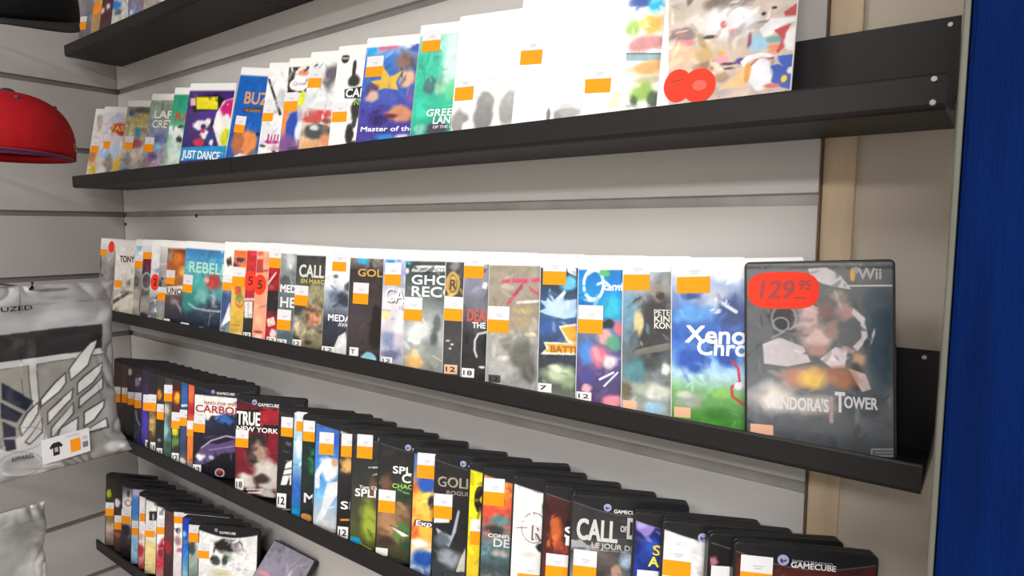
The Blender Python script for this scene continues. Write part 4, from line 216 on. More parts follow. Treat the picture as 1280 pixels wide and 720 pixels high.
# ------------------------------------------------------------------ printed artwork
def vnoise(h,w,sc,rng):
    g=rng.rand(int(sc*1.4)+3,int(sc)+3)
    yy=np.linspace(0,sc*1.4,h)[:,None]; xx=np.linspace(0,sc,w)[None]
    yi=yy.astype(int); xi=xx.astype(int); fy=yy-yi; fx=xx-xi; fy=fy*fy*(3-2*fy); fx=fx*fx*(3-2*fx)
    return (g[yi,xi]*(1-fy)*(1-fx)+g[yi+1,xi]*fy*(1-fx)+g[yi,xi+1]*(1-fy)*fx+g[yi+1,xi+1]*fy*fx)
def inpoly(X,Y,p):
    m=np.zeros(X.shape,bool); n=len(p)
    for i in range(n):
        x0,y0=p[i]; x1,y1=p[(i+1)%n]
        if y0==y1: continue
        m^=((y0>Y)!=(y1>Y))&(X<(x1-x0)*(Y-y0)/(y1-y0)+x0)
    return m
def raster(ops,w,h,nx,ny,seed,white_top=False,inset=0,warp=True,strokes=0):
    """paint the print on a sheet w x h millimetres; returns (ny+1)x(nx+1)x3 linear colours, row 0 = bottom"""
    SS=2; gx,gy=(nx+1)*SS,(ny+1)*SS
    X,Y=np.meshgrid((np.arange(gx)+.5)/gx*(w-2*inset)+inset,(np.arange(gy)+.5)/gy*(h-2*inset)+inset)
    rng=np.random.RandomState(seed); im=np.zeros((gy,gx,3))+.5; base_amp=.05; base_sc=12
    def put(al,c): im[:]=im*(1-al[...,None])+np.array(hexc2(c))*al[...,None]
    def brush(count,op_):                          # small brushwork: local colours, shifted and lightened or darkened
        for q in range(count):
            cx,cy=rng.randint(4,gx-4),rng.randint(4,gy-4); L_=rng.uniform(.02,.10)*gx; W_=rng.uniform(.15,.4)*L_; th=rng.uniform(0,math.pi)
            sx=int(np.clip(cx+rng.normal(0,gx*.05),0,gx-1)); sy=int(np.clip(cy+rng.normal(0,gx*.05),0,gy-1)); c=np.clip(im[sy,sx]*(1+rng.uniform(-.3,.3))+rng.uniform(-.03,.05),0,1)
            y0,y1=max(0,int(cy-L_)),min(gy,int(cy+L_)+1); x0,x1=max(0,int(cx-L_)),min(gx,int(cx+L_)+1)
            yy,xx=np.mgrid[y0:y1,x0:x1]; u=(xx-cx)*math.cos(th)+(yy-cy)*math.sin(th); v=-(xx-cx)*math.sin(th)+(yy-cy)*math.cos(th)+.15*W_*np.sin(u/L_*5)
            al=np.clip((1-np.sqrt((u/L_)**2+(v/W_)**2))*3,0,1)[...,None]*rng.uniform(.5,1)*op_
            im[y0:y1,x0:x1]=im[y0:y1,x0:x1]*(1-al)+c*al
    mid=max(1,int(len(ops)*.4))
    for oi,op in enumerate(ops):
        k=op[0]
        if oi==mid: brush(int(strokes*.8),.9)
        if k=='V':
            cs=np.array([hexc2(c) for c in op[1:]]); t=(1-Y/h)*(len(cs)-1) if len(cs)>1 else Y*0
            t=np.clip(t+.25*(vnoise(gy,gx,5,rng)-.5),0,len(cs)-1.001); i=t.astype(int); f=(t-i)[...,None]; j=np.minimum(i+1,len(cs)-1)
            im[:]=cs[i]*(1-f)+cs[j]*f
        elif k=='N': base_amp,base_sc=op[1],op[2]
        elif k=='B':
            _,a,b,ra,rb,c,s=op; wa=.42*min(1,s*1.6) if warp else 0
            n1=vnoise(gy,gx,w/max(ra,rb,4)*1.6+1,rng)-.5; n2=vnoise(gy,gx,w/max(ra,rb,4)*1.6+1,rng)-.5
            d=np.sqrt(((X-a)/max(ra,.3)+n1*wa)**2+((Y-b)/max(rb,.3)+n2*wa)**2)
            if warp: d=d+.16*(vnoise(gy,gx,22,rng)-.5)
            put(np.clip((1-d)/max(s*.75,.04)+.0,0,1)**1.0,c)
        elif k=='O':
            _,a,b,ra,rb,t,c=op; d=np.sqrt(((X-a)/max(ra,.3))**2+((Y-b)/max(rb,.3))**2); put((np.abs(d-1)*(ra+rb)/2<t/2).astype(float),c)
        elif k=='P':
            p=list(zip(op[1][::2],op[1][1::2])); put(inpoly(X,Y,p).astype(float),op[2])
        elif k=='L':
            p=list(zip(op[1][::2],op[1][1::2])); al=np.zeros(X.shape)
            for (x0,y0),(x1,y1) in zip(p,p[1:]):
                dx,dy=x1-x0,y1-y0; t=np.clip(((X-x0)*dx+(Y-y0)*dy)/(dx*dx+dy*dy+1e-9),0,1)
                al=np.maximum(al,(np.hypot(X-x0-t*dx,Y-y0-t*dy)<op[2]).astype(float))
            put(al,op[3])
        elif k=='GC':
            e=h*(1-.045-.062*np.sin(np.pi*np.clip(X/w,0,1)))
            put((Y>e-.8).astype(float),'6c6c70'); put((Y>e).astype(float),'1a1a1c')
    brush(int(strokes*.3),.4)
    if strokes and any(op[0]=='GC' for op in ops):
        e=h*(1-.045-.062*np.sin(np.pi*np.clip(X/w,0,1))); put((Y>e-.8).astype(float),'6c6c70'); put((Y>e).astype(float),'1a1a1c')
    if base_amp:
        n=(vnoise(gy,gx,base_sc,rng)+.6*vnoise(gy,gx,base_sc*2.3,rng)-.8)*base_amp*2; im*=(1+n)[...,None]
    if white_top: put((Y>h*.912).astype(float),'efefed')
    im=np.clip(im,0,1).reshape(ny+1,SS,nx+1,SS,3).mean((1,3))
    k=im.copy(); k[1:-1,1:-1]=(im[1:-1,1:-1]*4+im[:-2,1:-1]+im[2:,1:-1]+im[1:-1,:-2]+im[1:-1,2:])/8
    im=k
    return np.where(im<=.04045,im/12.92,((im+.055)/1.055)**2.4)
def hexc2(h): return [int(h[i:i+2],16)/255 for i in (0,2,4)]
def grid_mesh(name,P,col,nx,ny,m,parent,smooth=False):
    me=bpy.data.meshes.new(name); nv=(nx+1)*(ny+1)
    me.vertices.add(nv); me.vertices.foreach_set('co',P.reshape(-1).astype(np.float32))
    i,j=np.meshgrid(np.arange(nx),np.arange(ny)); a=(j*(nx+1)+i).ravel(); q=np.stack([a,a+1,a+nx+2,a+nx+1],1)
    me.loops.add(q.size); me.loops.foreach_set('vertex_index',q.ravel().astype(np.int32))
    me.polygons.add(len(q)); me.polygons.foreach_set('loop_start',(np.arange(len(q))*4).astype(np.int32))
    me.update(calc_edges=True); me.validate()
    at=me.color_attributes.new('print','FLOAT_COLOR','POINT')
    cc=np.ones((nv,4),np.float32); cc[:,:3]=col.reshape(-1,3); at.data.foreach_set('color',cc.ravel())
    if smooth: me.polygons.foreach_set('use_smooth',np.ones(len(q),bool))
    return link(name,me,m,parent)
# ------------------------------------------------------------------ game cases
def shell_mesh(white):
    bm=bmesh.new(); h=TH/2
    r=.0055 if not white else .0028
    out=[]
    for cx,cz,t0 in ((W-r,r,-90),(W-r,H-r,0),(r,H-r,90),(r,r,180)):
        for q in range(6): t=math.radians(t0+q*18); out.append((cx+r*math.cos(t),cz+r*math.sin(t)))
    for ya,yb in ((0,h-.0003),(h+.0003,TH)):           # lid and tray, each with softened rims
        e=.0008; rings=[]
        for yy,k in ((ya,e),(ya+e,0),(yb-e*.5,0),(yb,e*.5)):
            rings.append([bm.verts.new((W/2+(x-W/2)*(1-k/(W/2)),yy,H/2+(z-H/2)*(1-k/(H/2)))) for x,z in out])
        n=len(out)
        for A,B in zip(rings,rings[1:]):
            for i in range(n): bm.faces.new((A[i],A[(i+1)%n],B[(i+1)%n],B[i]))
        bm.faces.new(rings[0][::-1]); bm.faces.new(rings[-1])
    box(bm,.0006,.002,.003,.012,TH-.002,H-.003)         # hinge spine closing the seam
    if not white: box(bm,W-.003,.003,H*.42,W+.0006,TH-.003,H*.58,.0003)   # thumb tab
    return bm
_shell={}
ROWG={0:'game cases on the highest shelf',1:'game cases on the upper shelf',2:'game cases on the middle shelf',3:'game cases on the third shelf',4:'game cases on the lowest shelf'}
def ell(a,b,ra,rb,n=28): return [(a+ra*math.cos(t),b+rb*math.sin(t)) for t in [2*math.pi*k/n for k in range(n)]]
def sheet_poly(verts,faces,mis,pts,y,mi,th=.00018):
    n=len(verts); N=len(pts)
    verts+= [(a,y,b) for a,b in pts]; verts+=[(a,y+th,b) for a,b in pts]
    faces.append(list(range(n,n+N))); mis.append(mi)
    for i in range(N): faces.append([n+(i+1)%N,n+i,n+N+i,n+N+(i+1)%N]); mis.append(mi)
for ci,(row,style,o,th,lean,roll,px,label,ops) in enumerate(CASES):
    M=Matrix.Translation((o[0],o[1],o[2]+ZC))@Matrix.Rotation(math.radians(-lean),4,'X')@Matrix.Rotation(math.radians(th),4,'Z')@Matrix.Rotation(math.radians(-roll),4,'Y')
    root=empty('game_case',label,'game case',ROWG[row],M)
    white=style=='w'
    if white not in _shell:
        s=fin(shell_mesh(white),'case_shell',WHITE_SHELL if white else BLACK_SHELL,root); _shell[white]=s.data
    else: s=bpy.data.objects.new('case_shell',_shell[white]); C.objects.link(s); s.parent=root
    ins=.0012 if white else .0026
    nx=int(min(190,max(46,px*1.25))); ny=int(nx*1.4)
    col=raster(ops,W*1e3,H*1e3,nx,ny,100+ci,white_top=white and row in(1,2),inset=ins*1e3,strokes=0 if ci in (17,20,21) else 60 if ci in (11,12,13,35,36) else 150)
    xs=np.linspace(ins,W-ins,nx+1); zs=np.linspace(ins,H-ins,ny+1); XX,ZZ=np.meshgrid(xs,zs)
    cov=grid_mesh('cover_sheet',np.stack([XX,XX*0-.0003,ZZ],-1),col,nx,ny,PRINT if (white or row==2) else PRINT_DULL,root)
    tv,tf,tmi,tmats=[],[],[],[]
    for op in ops:
        k=op[0]
        if k=='T':
            _,s,a,b,h,w,c,sl=op; m=tm(c)
            if m not in tmats: tmats.append(m)
            text_into(tv,tf,tmi,s,a/1e3,b/1e3,h/1e3,w/1e3,-.0005-.0001*(len(tmats)-1)*0-.00002*len(tmats),tmats.index(m),sl,amax=W-ins)
        elif k=='LOGO':
            _,a,b,r,ta,tb,h,w=op
            v,f,mi=[],[],[]
            sheet_poly(v,f,mi,ell(a/1e3,b/1e3,r/1e3,r/1e3,16),-.0005,0); 
            g=r/1e3; A=a/1e3; B=b/1e3
            sheet_poly(v,f,mi,[(A-g*.5,B+g*.3),(A+g*.05,B+g*.05),(A+g*.05,B-g*.65),(A-g*.5,B-g*.35)],-.0006,1,.00008)
            sheet_poly(v,f,mi,[(A+g*.15,B+g*.0),(A+g*.6,B+g*.25),(A+g*.6,B-.1*g),(A+g*.15,B-g*.35)],-.0006,1,.00008)
            text_into(v,f,mi,'GAMECUBE',ta/1e3,tb/1e3,h/1e3,w/1e3,-.0005,2,0,amax=W-ins)
            mk('console_logo',v,f,mi,[tm('9c9cc4'),tm('34344c'),tm('e0e0e0')],cov)
    if tf: mk('title_lettering',tv,tf,tmi,tmats,cov)
    for op in ops:
        k=op[0]
        if k=='S':
            _,a,b0,b1,b2,w=op; a0=a/1e3; a1=min(W-.0005,a0+w/1e3*random.uniform(.97,1.03)); b0/=1e3; b1/=1e3; b2=min(b2/1e3,H-.0005)
            b1=min(b1,b2-.001); t=random.uniform(-.0006,.0006)
            v,f,mi=[],[],[]
            sheet_poly(v,f,mi,[(a0,b1),(a1,b1+t),(a1,b2+t if b2+t<H else b2),(a0,b2)],-.0008,0)
            sheet_poly(v,f,mi,[(a0,b0),(a1,b0+t),(a1,b1+t),(a0,b1)],-.0008,1)
            wA,hA=a1-a0,b2-b1
            for q,(u0,u1,z) in enumerate([(.38,.72,.36),(.42,.66,.22)]):
                sheet_poly(v,f,mi,[(a0+wA*u0,b1+hA*z),(a0+wA*u1,b1+hA*z),(a0+wA*u1,b1+hA*(z+.06)),(a0+wA*u0,b1+hA*(z+.06))],-.00085,2,.00004)
            mk('price_sticker',v,f,mi,[ST_W,ST_O,ST_G],root)
        elif k=='A':
            _,a,b,w,h,t,c=op; a/=1e3;b/=1e3;w/=1e3;h/=1e3; v,f,mi=[],[],[]
            sheet_poly(v,f,mi,[(a,b),(a+w,b),(a+w,b+h),(a,b+h)],-.0006,0)
            if t: text_into(v,f,mi,t,a+w*.14,b+h*.25,h*.52,w*.68*(1 if len(t)>1 else .7),-.00072,1)
            mk('age_rating_label',v,f,mi,[tm(c),tm('1c1c1c')],root)
        elif k=='RD':
            _,a,b,ra,rb,t,c=op; v,f,mi=[],[],[]; a0=a/1e3
            pts=[(min(W-.0003,max(.0003,x)),z) for x,z in ell(a0,b/1e3,ra/1e3,rb/1e3)]
            sheet_poly(v,f,mi,pts,-.0008,0)
            if t: text_into(v,f,mi,t,a0-ra*.3e-3,b/1e3-rb*.4e-3,rb*.85e-3,ra*.7e-3,-.0009,1)
            mk('price_sticker',v,f,mi,[ST_R,tm('64120c')],root)
        elif k=='PILL':
            _,a0,b0,a1,b1,t=op; v,f,mi=[],[],[]; a0/=1e3;b0/=1e3;a1/=1e3;b1/=1e3; cx,cy=(a0+a1)/2,(b0+b1)/2; rx,ry=(a1-a0)/2,(b1-b0)/2; pts=[]
            for q in range(48):
                t_=2*math.pi*q/48; c_,s_=math.cos(t_),math.sin(t_); e=.55
                pts.append((cx+rx*math.copysign(abs(c_)**e,c_),cy+ry*math.copysign(abs(s_)**.75,s_)))
            sheet_poly(v,f,mi,pts,-.0008,0)
            text_into(v,f,mi,'129',cx-rx*.66,cy-ry*.42,ry*.95,rx*.92,-.0009,1,10); text_into(v,f,mi,'95',cx+rx*.42,cy+ry*.05,ry*.5,rx*.34,-.0009,1,6)
            text_into(v,f,mi,'-',cx+rx*.3,cy-ry*.55,ry*.5,rx*.3,-.0009,1)
            mk('price_sticker',v,f,mi,[ST_R,tm('9c2018')],root)
        elif k=='DBL':
            q=[x/1e3 for x in op[1:]]; v,f,mi=[],[],[]
            sheet_poly(v,f,mi,[(x,max(z,.001)) for x,z in ell(*q[:4])],-.0008,0); sheet_poly(v,f,mi,[(x,max(z,.001)) for x,z in ell(*q[4:])],-.0011,0)
            a,b,r=q[0],q[1],q[2]
            sheet_poly(v,f,mi,[(a-r*.45,b+r*.28),(a+r*.1,b+r*.36),(a+r*.7,b+r*.62),(a+r*.1,b+r*.42),(a-r*.4,b+r*.36)],-.0013,1,.00005)
            sheet_poly(v,f,mi,ell(q[4]+q[6]*.05,q[5],q[6]*.42,q[7]*.32,20),-.00125,2,.00005)
            mk('price_sticker',v,f,mi,[ST_R,tm('7c1c14'),tm('d8503c')],root)
# ------------------------------------------------------------------ shelves
def shelf(x0,x1,zf,Yl,zl,label,screws=()):
    root=empty('display_shelf',label,'shelf','black display shelves on the slatted wall',Matrix.Translation((x0,.779,zf+ZC)))
    L_=x1-x0; dy=Yl-.779; lh=zl-zf; t=.0016; top=.107
    # profile (y,z), outer then inner; extruded along x
    prof=[(0,top),(0,-.001),(dy+.004,-.001),(dy+.0005,.0005),(dy-.001,.004),(dy-.001,lh-.002),(dy,lh),(dy+.0035,lh),(dy+.0035,lh-t),(dy+t,lh-t-.0008),(dy+t,.003),(dy+.004,t),(-t,t),(-t,top)]
    bm=bmesh.new(); A=[bm.verts.new((0,y,z)) for y,z in prof]; B=[bm.verts.new((L_,y,z)) for y,z in prof]; n=len(prof)
    for i in range(n): bm.faces.new((A[i],A[(i+1)%n],B[(i+1)%n],B[i]))
    bm.faces.new(A); bm.faces.new(B[::-1])
    fin(bm,'shelf_tray',SHELF,root)
    # folded bracket at each end, hooked into the groove
    for xx in (0,L_-.0012):
        bm=bmesh.new(); pts=[(-.0016,t+.0002),(-.0016,.030),(-.035,.012),(dy+.010,t+.0002)]
        a=[bm.verts.new((xx,y,z)) for y,z in pts]; b=[bm.verts.new((xx+.0012,y,z)) for y,z in pts]
        for i in range(4): bm.faces.new((a[i],a[(i+1)%4],b[(i+1)%4],b[i]))
        bm.faces.new(a); bm.faces.new(b[::-1]); fin(bm,'end_bracket',SHELF,root)
    for (sx,sy,sz) in screws:
        bm=bmesh.new(); bmesh.ops.create_cone(bm,cap_ends=True,segments=14,radius1=.003,radius2=.0022,depth=.0016,matrix=Matrix.Translation((sx-x0,sy-.779,sz-zf))@Matrix.Rotation(math.pi/2,4,'X')); fin(bm,'screw',SCREW,root)
XJ=-1.145
shelf(-1.915,XJ-.0008,.428,.647,.4545,'highest black metal shelf on the slatted wall, its underside seen from below')
shelf(XJ+.0008,-.043,.428,.647,.4545,'right hand length of the highest black metal shelf, beyond the top of the frame')
shelf(-1.915,XJ-.0008,.0985,.647,.1275,'left length of the upper black shelf, near the corner, holding white cases')
shelf(XJ+.0008,-.043,.0985,.647,.1275,'long right length of the upper black shelf, sticking out past the panel edge',[(-.052,.7766,.198),(-.052,.645,.1225),(-.052,.645,.1035)])
shelf(-1.915,XJ-.0008,-.2325,.647,-.206,'left length of the middle black shelf behind the silver bag')
shelf(XJ+.0008,-.043,-.2325,.647,-.206,'long right length of the middle black shelf, under the large 129 euro case',[(-.056,.7766,-.133)])
shelf(-1.915,XJ-.0008,-.517,.607,-.487,'left length of the third black shelf, under the first black game cases')
shelf(XJ+.0008,-.043,-.517,.607,-.487,'right length of the third black shelf, under the nearest black game cases')
shelf(-1.842,XJ-.0008,-.847,.625,-.818,'lowest black shelf in the corner at the bottom left')
# ------------------------------------------------------------------ setting
G0,GS=.365,.16666
def slats(name,m,a0,a1,toW,grooves,parent_struct=True):
    """slatwall: horizontal boards with T grooves; toW maps (along, depth, z) to world"""
    bm=bmesh.new(); zs=[-ZC]+sorted(g+s for g in grooves for s in (-.0068,.0068))+[1.25]
    def bx(y0,y1,z0,z1,mi,bev):
        n0=len(bm.verts); box(bm,a0,y0,z0,a1,y1,z1,bev,mi)
        bm.verts.ensure_lookup_table()
        for v in bm.verts[n0:]: v.co=toW(v.co.x,v.co.y,v.co.z+ZC)
    for i in range(0,len(zs),2): bx(0,.018,zs[i]+.0,zs[i+1],0,.0012)
    for g in grooves:                      # aluminium lined groove
        bx(.0070,.0175,g-.0078,g+.0078,1,0)
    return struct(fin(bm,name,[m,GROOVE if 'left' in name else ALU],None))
gr=[G0-GS*k for k in range(-5,11) if -1.35<G0-GS*k<1.2]
back=slats('wall_back',PANEL,-1.955,-.165,lambda a,d,z:Vector((a,.780+d,z)),gr)
left=slats('wall_left',PANEL_L_SHADED,-.9,.780,lambda a,d,z:Vector((-1.955-d,a,z)),gr)
bm=bmesh.new(); box(bm,-.165+.0001,.7815,0,-.1635,.7995,2.7); struct(fin(bm,'trim_1',MDF))
bm=bmesh.new(); box(bm,-.1634,.790,0,-.131,.7999,2.7,.001); struct(fin(bm,'trim_2',WOOD))
bm=bmesh.new(); box(bm,-1.99,.80,0,2.6,.86,2.7); struct(fin(bm,'wall_rear',PLASTER))
bm=bmesh.new(); box(bm,-2.05,-3.4,0,-1.975,.86,2.7); struct(fin(bm,'wall_side',PLASTER))
bm=bmesh.new(); box(bm,2.6,-3.4,0,2.66,.86,2.7); struct(fin(bm,'wall_right',mat('shop_wall','c4c0b8',.9,noise=.1)))
bm=bmesh.new(); box(bm,-2.05,-3.46,0,2.66,-3.4,2.7); struct(fin(bm,'wall_front',mat('shop_front','b4b2b0',.9,noise=.1,nscale=3)))
bm=bmesh.new(); box(bm,-2.05,-3.46,-.05,2.66,.86,0); struct(fin(bm,'floor',mat('floor_vinyl','8c8884',.6,noise=.1,nscale=8)))
bm=bmesh.new(); box(bm,-2.05,-3.46,2.7,2.66,.86,2.75); struct(fin(bm,'ceiling',mat('ceiling_tile','c8c6c2',.9,noise=.05,nscale=8)))
# two plugs / screw holes near the edge of the back panel
for z in (.132,.122):
    bm=bmesh.new(); bmesh.ops.create_cone(bm,cap_ends=True,segments=14,radius1=.0035,radius2=.003,depth=.0012,matrix=Matrix.Rotation(math.pi/2,4,'X')); fin(bm,'screw_head',HOLE,back).location=(-.182,.7797,z+ZC)
for x,z in ((-1.55,.05),(-1.945,.03)):
    bm=bmesh.new(); bmesh.ops.create_cone(bm,cap_ends=True,segments=12,radius1=.005,radius2=.004,depth=.002,matrix=Matrix.Rotation(math.pi/2,4,'X')); fin(bm,'groove_stop',HOLE,back).location=(x,.7792,z-.025+ZC)
# blue upright panel at the right edge
pb=empty('standing_banner','tall royal blue fabric panel with a grey edge standing at the right edge','banner',None,Matrix.Translation((.14,.45,0)))
bm=bmesh.new(); box(bm,-.1603,-.012,.02,.22,.012,2.3,.003)
for f in bm.faces: pass
fin(bm,'fabric_face',mat('royal_blue_fabric',(.0005,.0088,.064),.8,noise=.28,nscale=5,bump=.5,bscale=60,stretch=(10,10,1.2),spec=.05),pb)
bm=bmesh.new(); box(bm,-.1637,-.013,0,-.1604,.013,2.32,.001); fin(bm,'edge_trim',mat('grey_edge_trim','58584f',.6,noise=.1),pb)
bm=bmesh.new(); box(bm,-.1637,-.1,0,.22,.1,.0195,.002); fin(bm,'foot_plate',RODM,pb)
# ------------------------------------------------------------------ silver bag with printed shirt
def hook(y,z,x1,label):
    r=empty('slatwall_hook',label,'hook','long hooks on the left wall',Matrix.Translation((-1.955,y,z+ZC)))
    bm=bmesh.new(); tube(bm,[(.004,0,0),(x1+1.955-.01,0,0),(x1+1.955,0,.004),(x1+1.957,0,.014)],.003); fin(bm,'hook_arm',RODM,r,True)
    bm=bmesh.new(); box(bm,.0005,-.02,-.03,.004,.02,.012,.001); fin(bm,'hook_plate',RODM,r)
def bag(label,Y0,z0,w,h,ops,x,nx,ny,seed,peg=True,tint=None,skew=0):
    root=empty('apparel_bag',label,'bag',None,Matrix.Translation((x,Y0,z0+ZC)))
    col=raster(ops,w*1e3,h*1e3,nx,ny,seed,warp=False)
    A,B_=np.meshgrid(np.linspace(0,1,nx+1),np.linspace(0,1,ny+1)); rng=np.random.RandomState(seed)
    e=np.clip(np.minimum(np.minimum(A,1-A)*w,np.minimum(B_*2,1-B_)*h)/.05,0,1); puff=.012*np.sqrt(e*(2-e))
    wr=(vnoise(ny+1,nx+1,7,rng)-.5)*.008+(vnoise(ny+1,nx+1,17,rng)-.5)*.004
    edge=1-np.clip(np.minimum(A,1-A)/.12,0,1)*np.clip(np.minimum(B_,1-B_)/.10,0,1)
    crisp=np.abs(np.sin((A*3.0+B_*2+vnoise(ny+1,nx+1,5,rng)*1.5)*7))*.005*np.clip(edge+(B_>.9)*.35,0,1)
    d=puff+wr*np.clip(edge+.35,0,1)+crisp
    k=np.clip((B_-.02)/.9,0,1); sil=(vnoise(ny+1,nx+1,6,rng)-.5)*.006
    hang=-.012*np.sin(np.pi*B_)*A+.022*np.clip((.13-B_)/.13,0,1)*A
    Yc=A*w+sil*(A>.5)+hang; Zc=B_*h+.012*np.clip(.08-B_,0,1)/.08*0+ (A-1)*(1-B_)*skew
    Pf=np.stack([d,Yc,Zc],-1)
    fm=grid_mesh('bag_front',Pf,col,nx,ny,BAGM,root,True)
    bm=bmesh.new(); g=[[bm.verts.new((-.006-.010*math.sqrt(max(0,min(i,12-i)/6))*math.sqrt(max(0,min(j,12-j)/6)),float(Yc[j*ny//12,i*nx//12]),float(Zc[j*ny//12,i*nx//12]))) for i in range(13)] for j in range(13)]
    for j in range(12):
        for i in range(12): bm.faces.new((g[j][i],g[j][i+1],g[j+1][i+1],g[j+1][i]))
    fin(bm,'bag_back',mat('silver_film','a8a8ac',.35,metal=.3),root,True)
    return root
BAGM=print_mat('silver_polybag',.28,coat=.5,metal=.0,bump=.12,bscale=14)
rb=bag('silver apparel polybag with printed wings crest and orange priced label, hanging on the left wall',.235,-.49,.335,.375,BAG,-1.5,230,256,5,skew=.0)
hook(.42,-.122,-1.478,'black hook carrying the silver apparel bag')
def on_bag(a,b,w,h,y,mi,v,f,mis): sheet_poly(v,f,mis,[(a,b),(a+w,b),(a+w,b+h),(a,b+h)],y,mi)
# label on the bag, in the bag's own frame (x towards the room)
v,f,mi=[],[],[]
LB=(.182,.020,.084,.050)
a,b,w,h=LB
def quad(a,b,w,h,m,y):
    n=len(v); v.extend([(y,a,b),(y,a+w,b+w*.06),(y,a+w,b+h+w*.06),(y,a,b+h)]); f.append([n,n+1,n+2,n+3]); mi.append(m)
Y_=.0215
quad(a,b,w,h,0,Y_); quad(a+.049,b+.012,.018,.026,1,Y_+.0004)
def poly(pts,m,y):
    n=len(v); v.extend([(y,a+p,b+q+p*.06) for p,q in pts]); f.append(list(range(n,n+len(pts)))); mi.append(m)
poly([(.019,.012),(.030,.012),(.030,.029),(.033,.026),(.036,.030),(.031,.037),(.027,.039),(.0245,.0375),(.022,.039),(.018,.037),(.013,.030),(.016,.026),(.019,.029)],2,Y_+.0004)
poly([(.0215,.019),(.0275,.019),(.0275,.028),(.0215,.028)],4,Y_+.0006)
for i in range(9): poly([(.071+i*.0011,.012),(.0716+i*.0011,.012),(.0716+i*.0011,.024),(.071+i*.0011,.024)],2,Y_+.0004)
for z in (.029,.033): poly([(.071,z),(.080,z),(.080,z+.0022),(.071,z+.0022)],3,Y_+.0004)
for q in (.042,.0445): poly([(.042,q),(.066,q),(.066,q+.0009),(.042,q+.0009)],3,Y_+.0004)
mk('price_label',v,f,mi,[ST_W,ST_O,tm('1c1c1c'),ST_G,tm('b0a8a4')],rb)
tv,tf,tmi,tm_=[],[],[],[]
for op in BAG:
    if op[0]=='T':
        _,s,a,b,h,w,c,sl=op; tm_.append(tm(c)); text_into(tv,tf,tmi,s,a/1e3,b/1e3,h/1e3,w/1e3,0,len(tm_)-1,sl,bold=.02)
tv=[(.0195 if z>.2 else .0205,x,z) for x,y,z in tv]
mk('printed_lettering',tv,tf,tmi,tm_,rb)
# second, plain bag below it
bag('plain frosted clothing bag hanging at the bottom left corner below the silver bag',.19,-.86,.235,.31,[['V','b4b4b4','a0a09f','b8b8b8','c0c0c0','a8a8a8'],['N',.08,8],['B',200,270,60,50,'70706f',1],['B',120,200,90,60,'8c8c8c',1]],-1.5,90,110,11)
hook(.33,-.553,-1.478,'black hook carrying the plain frosted bag')
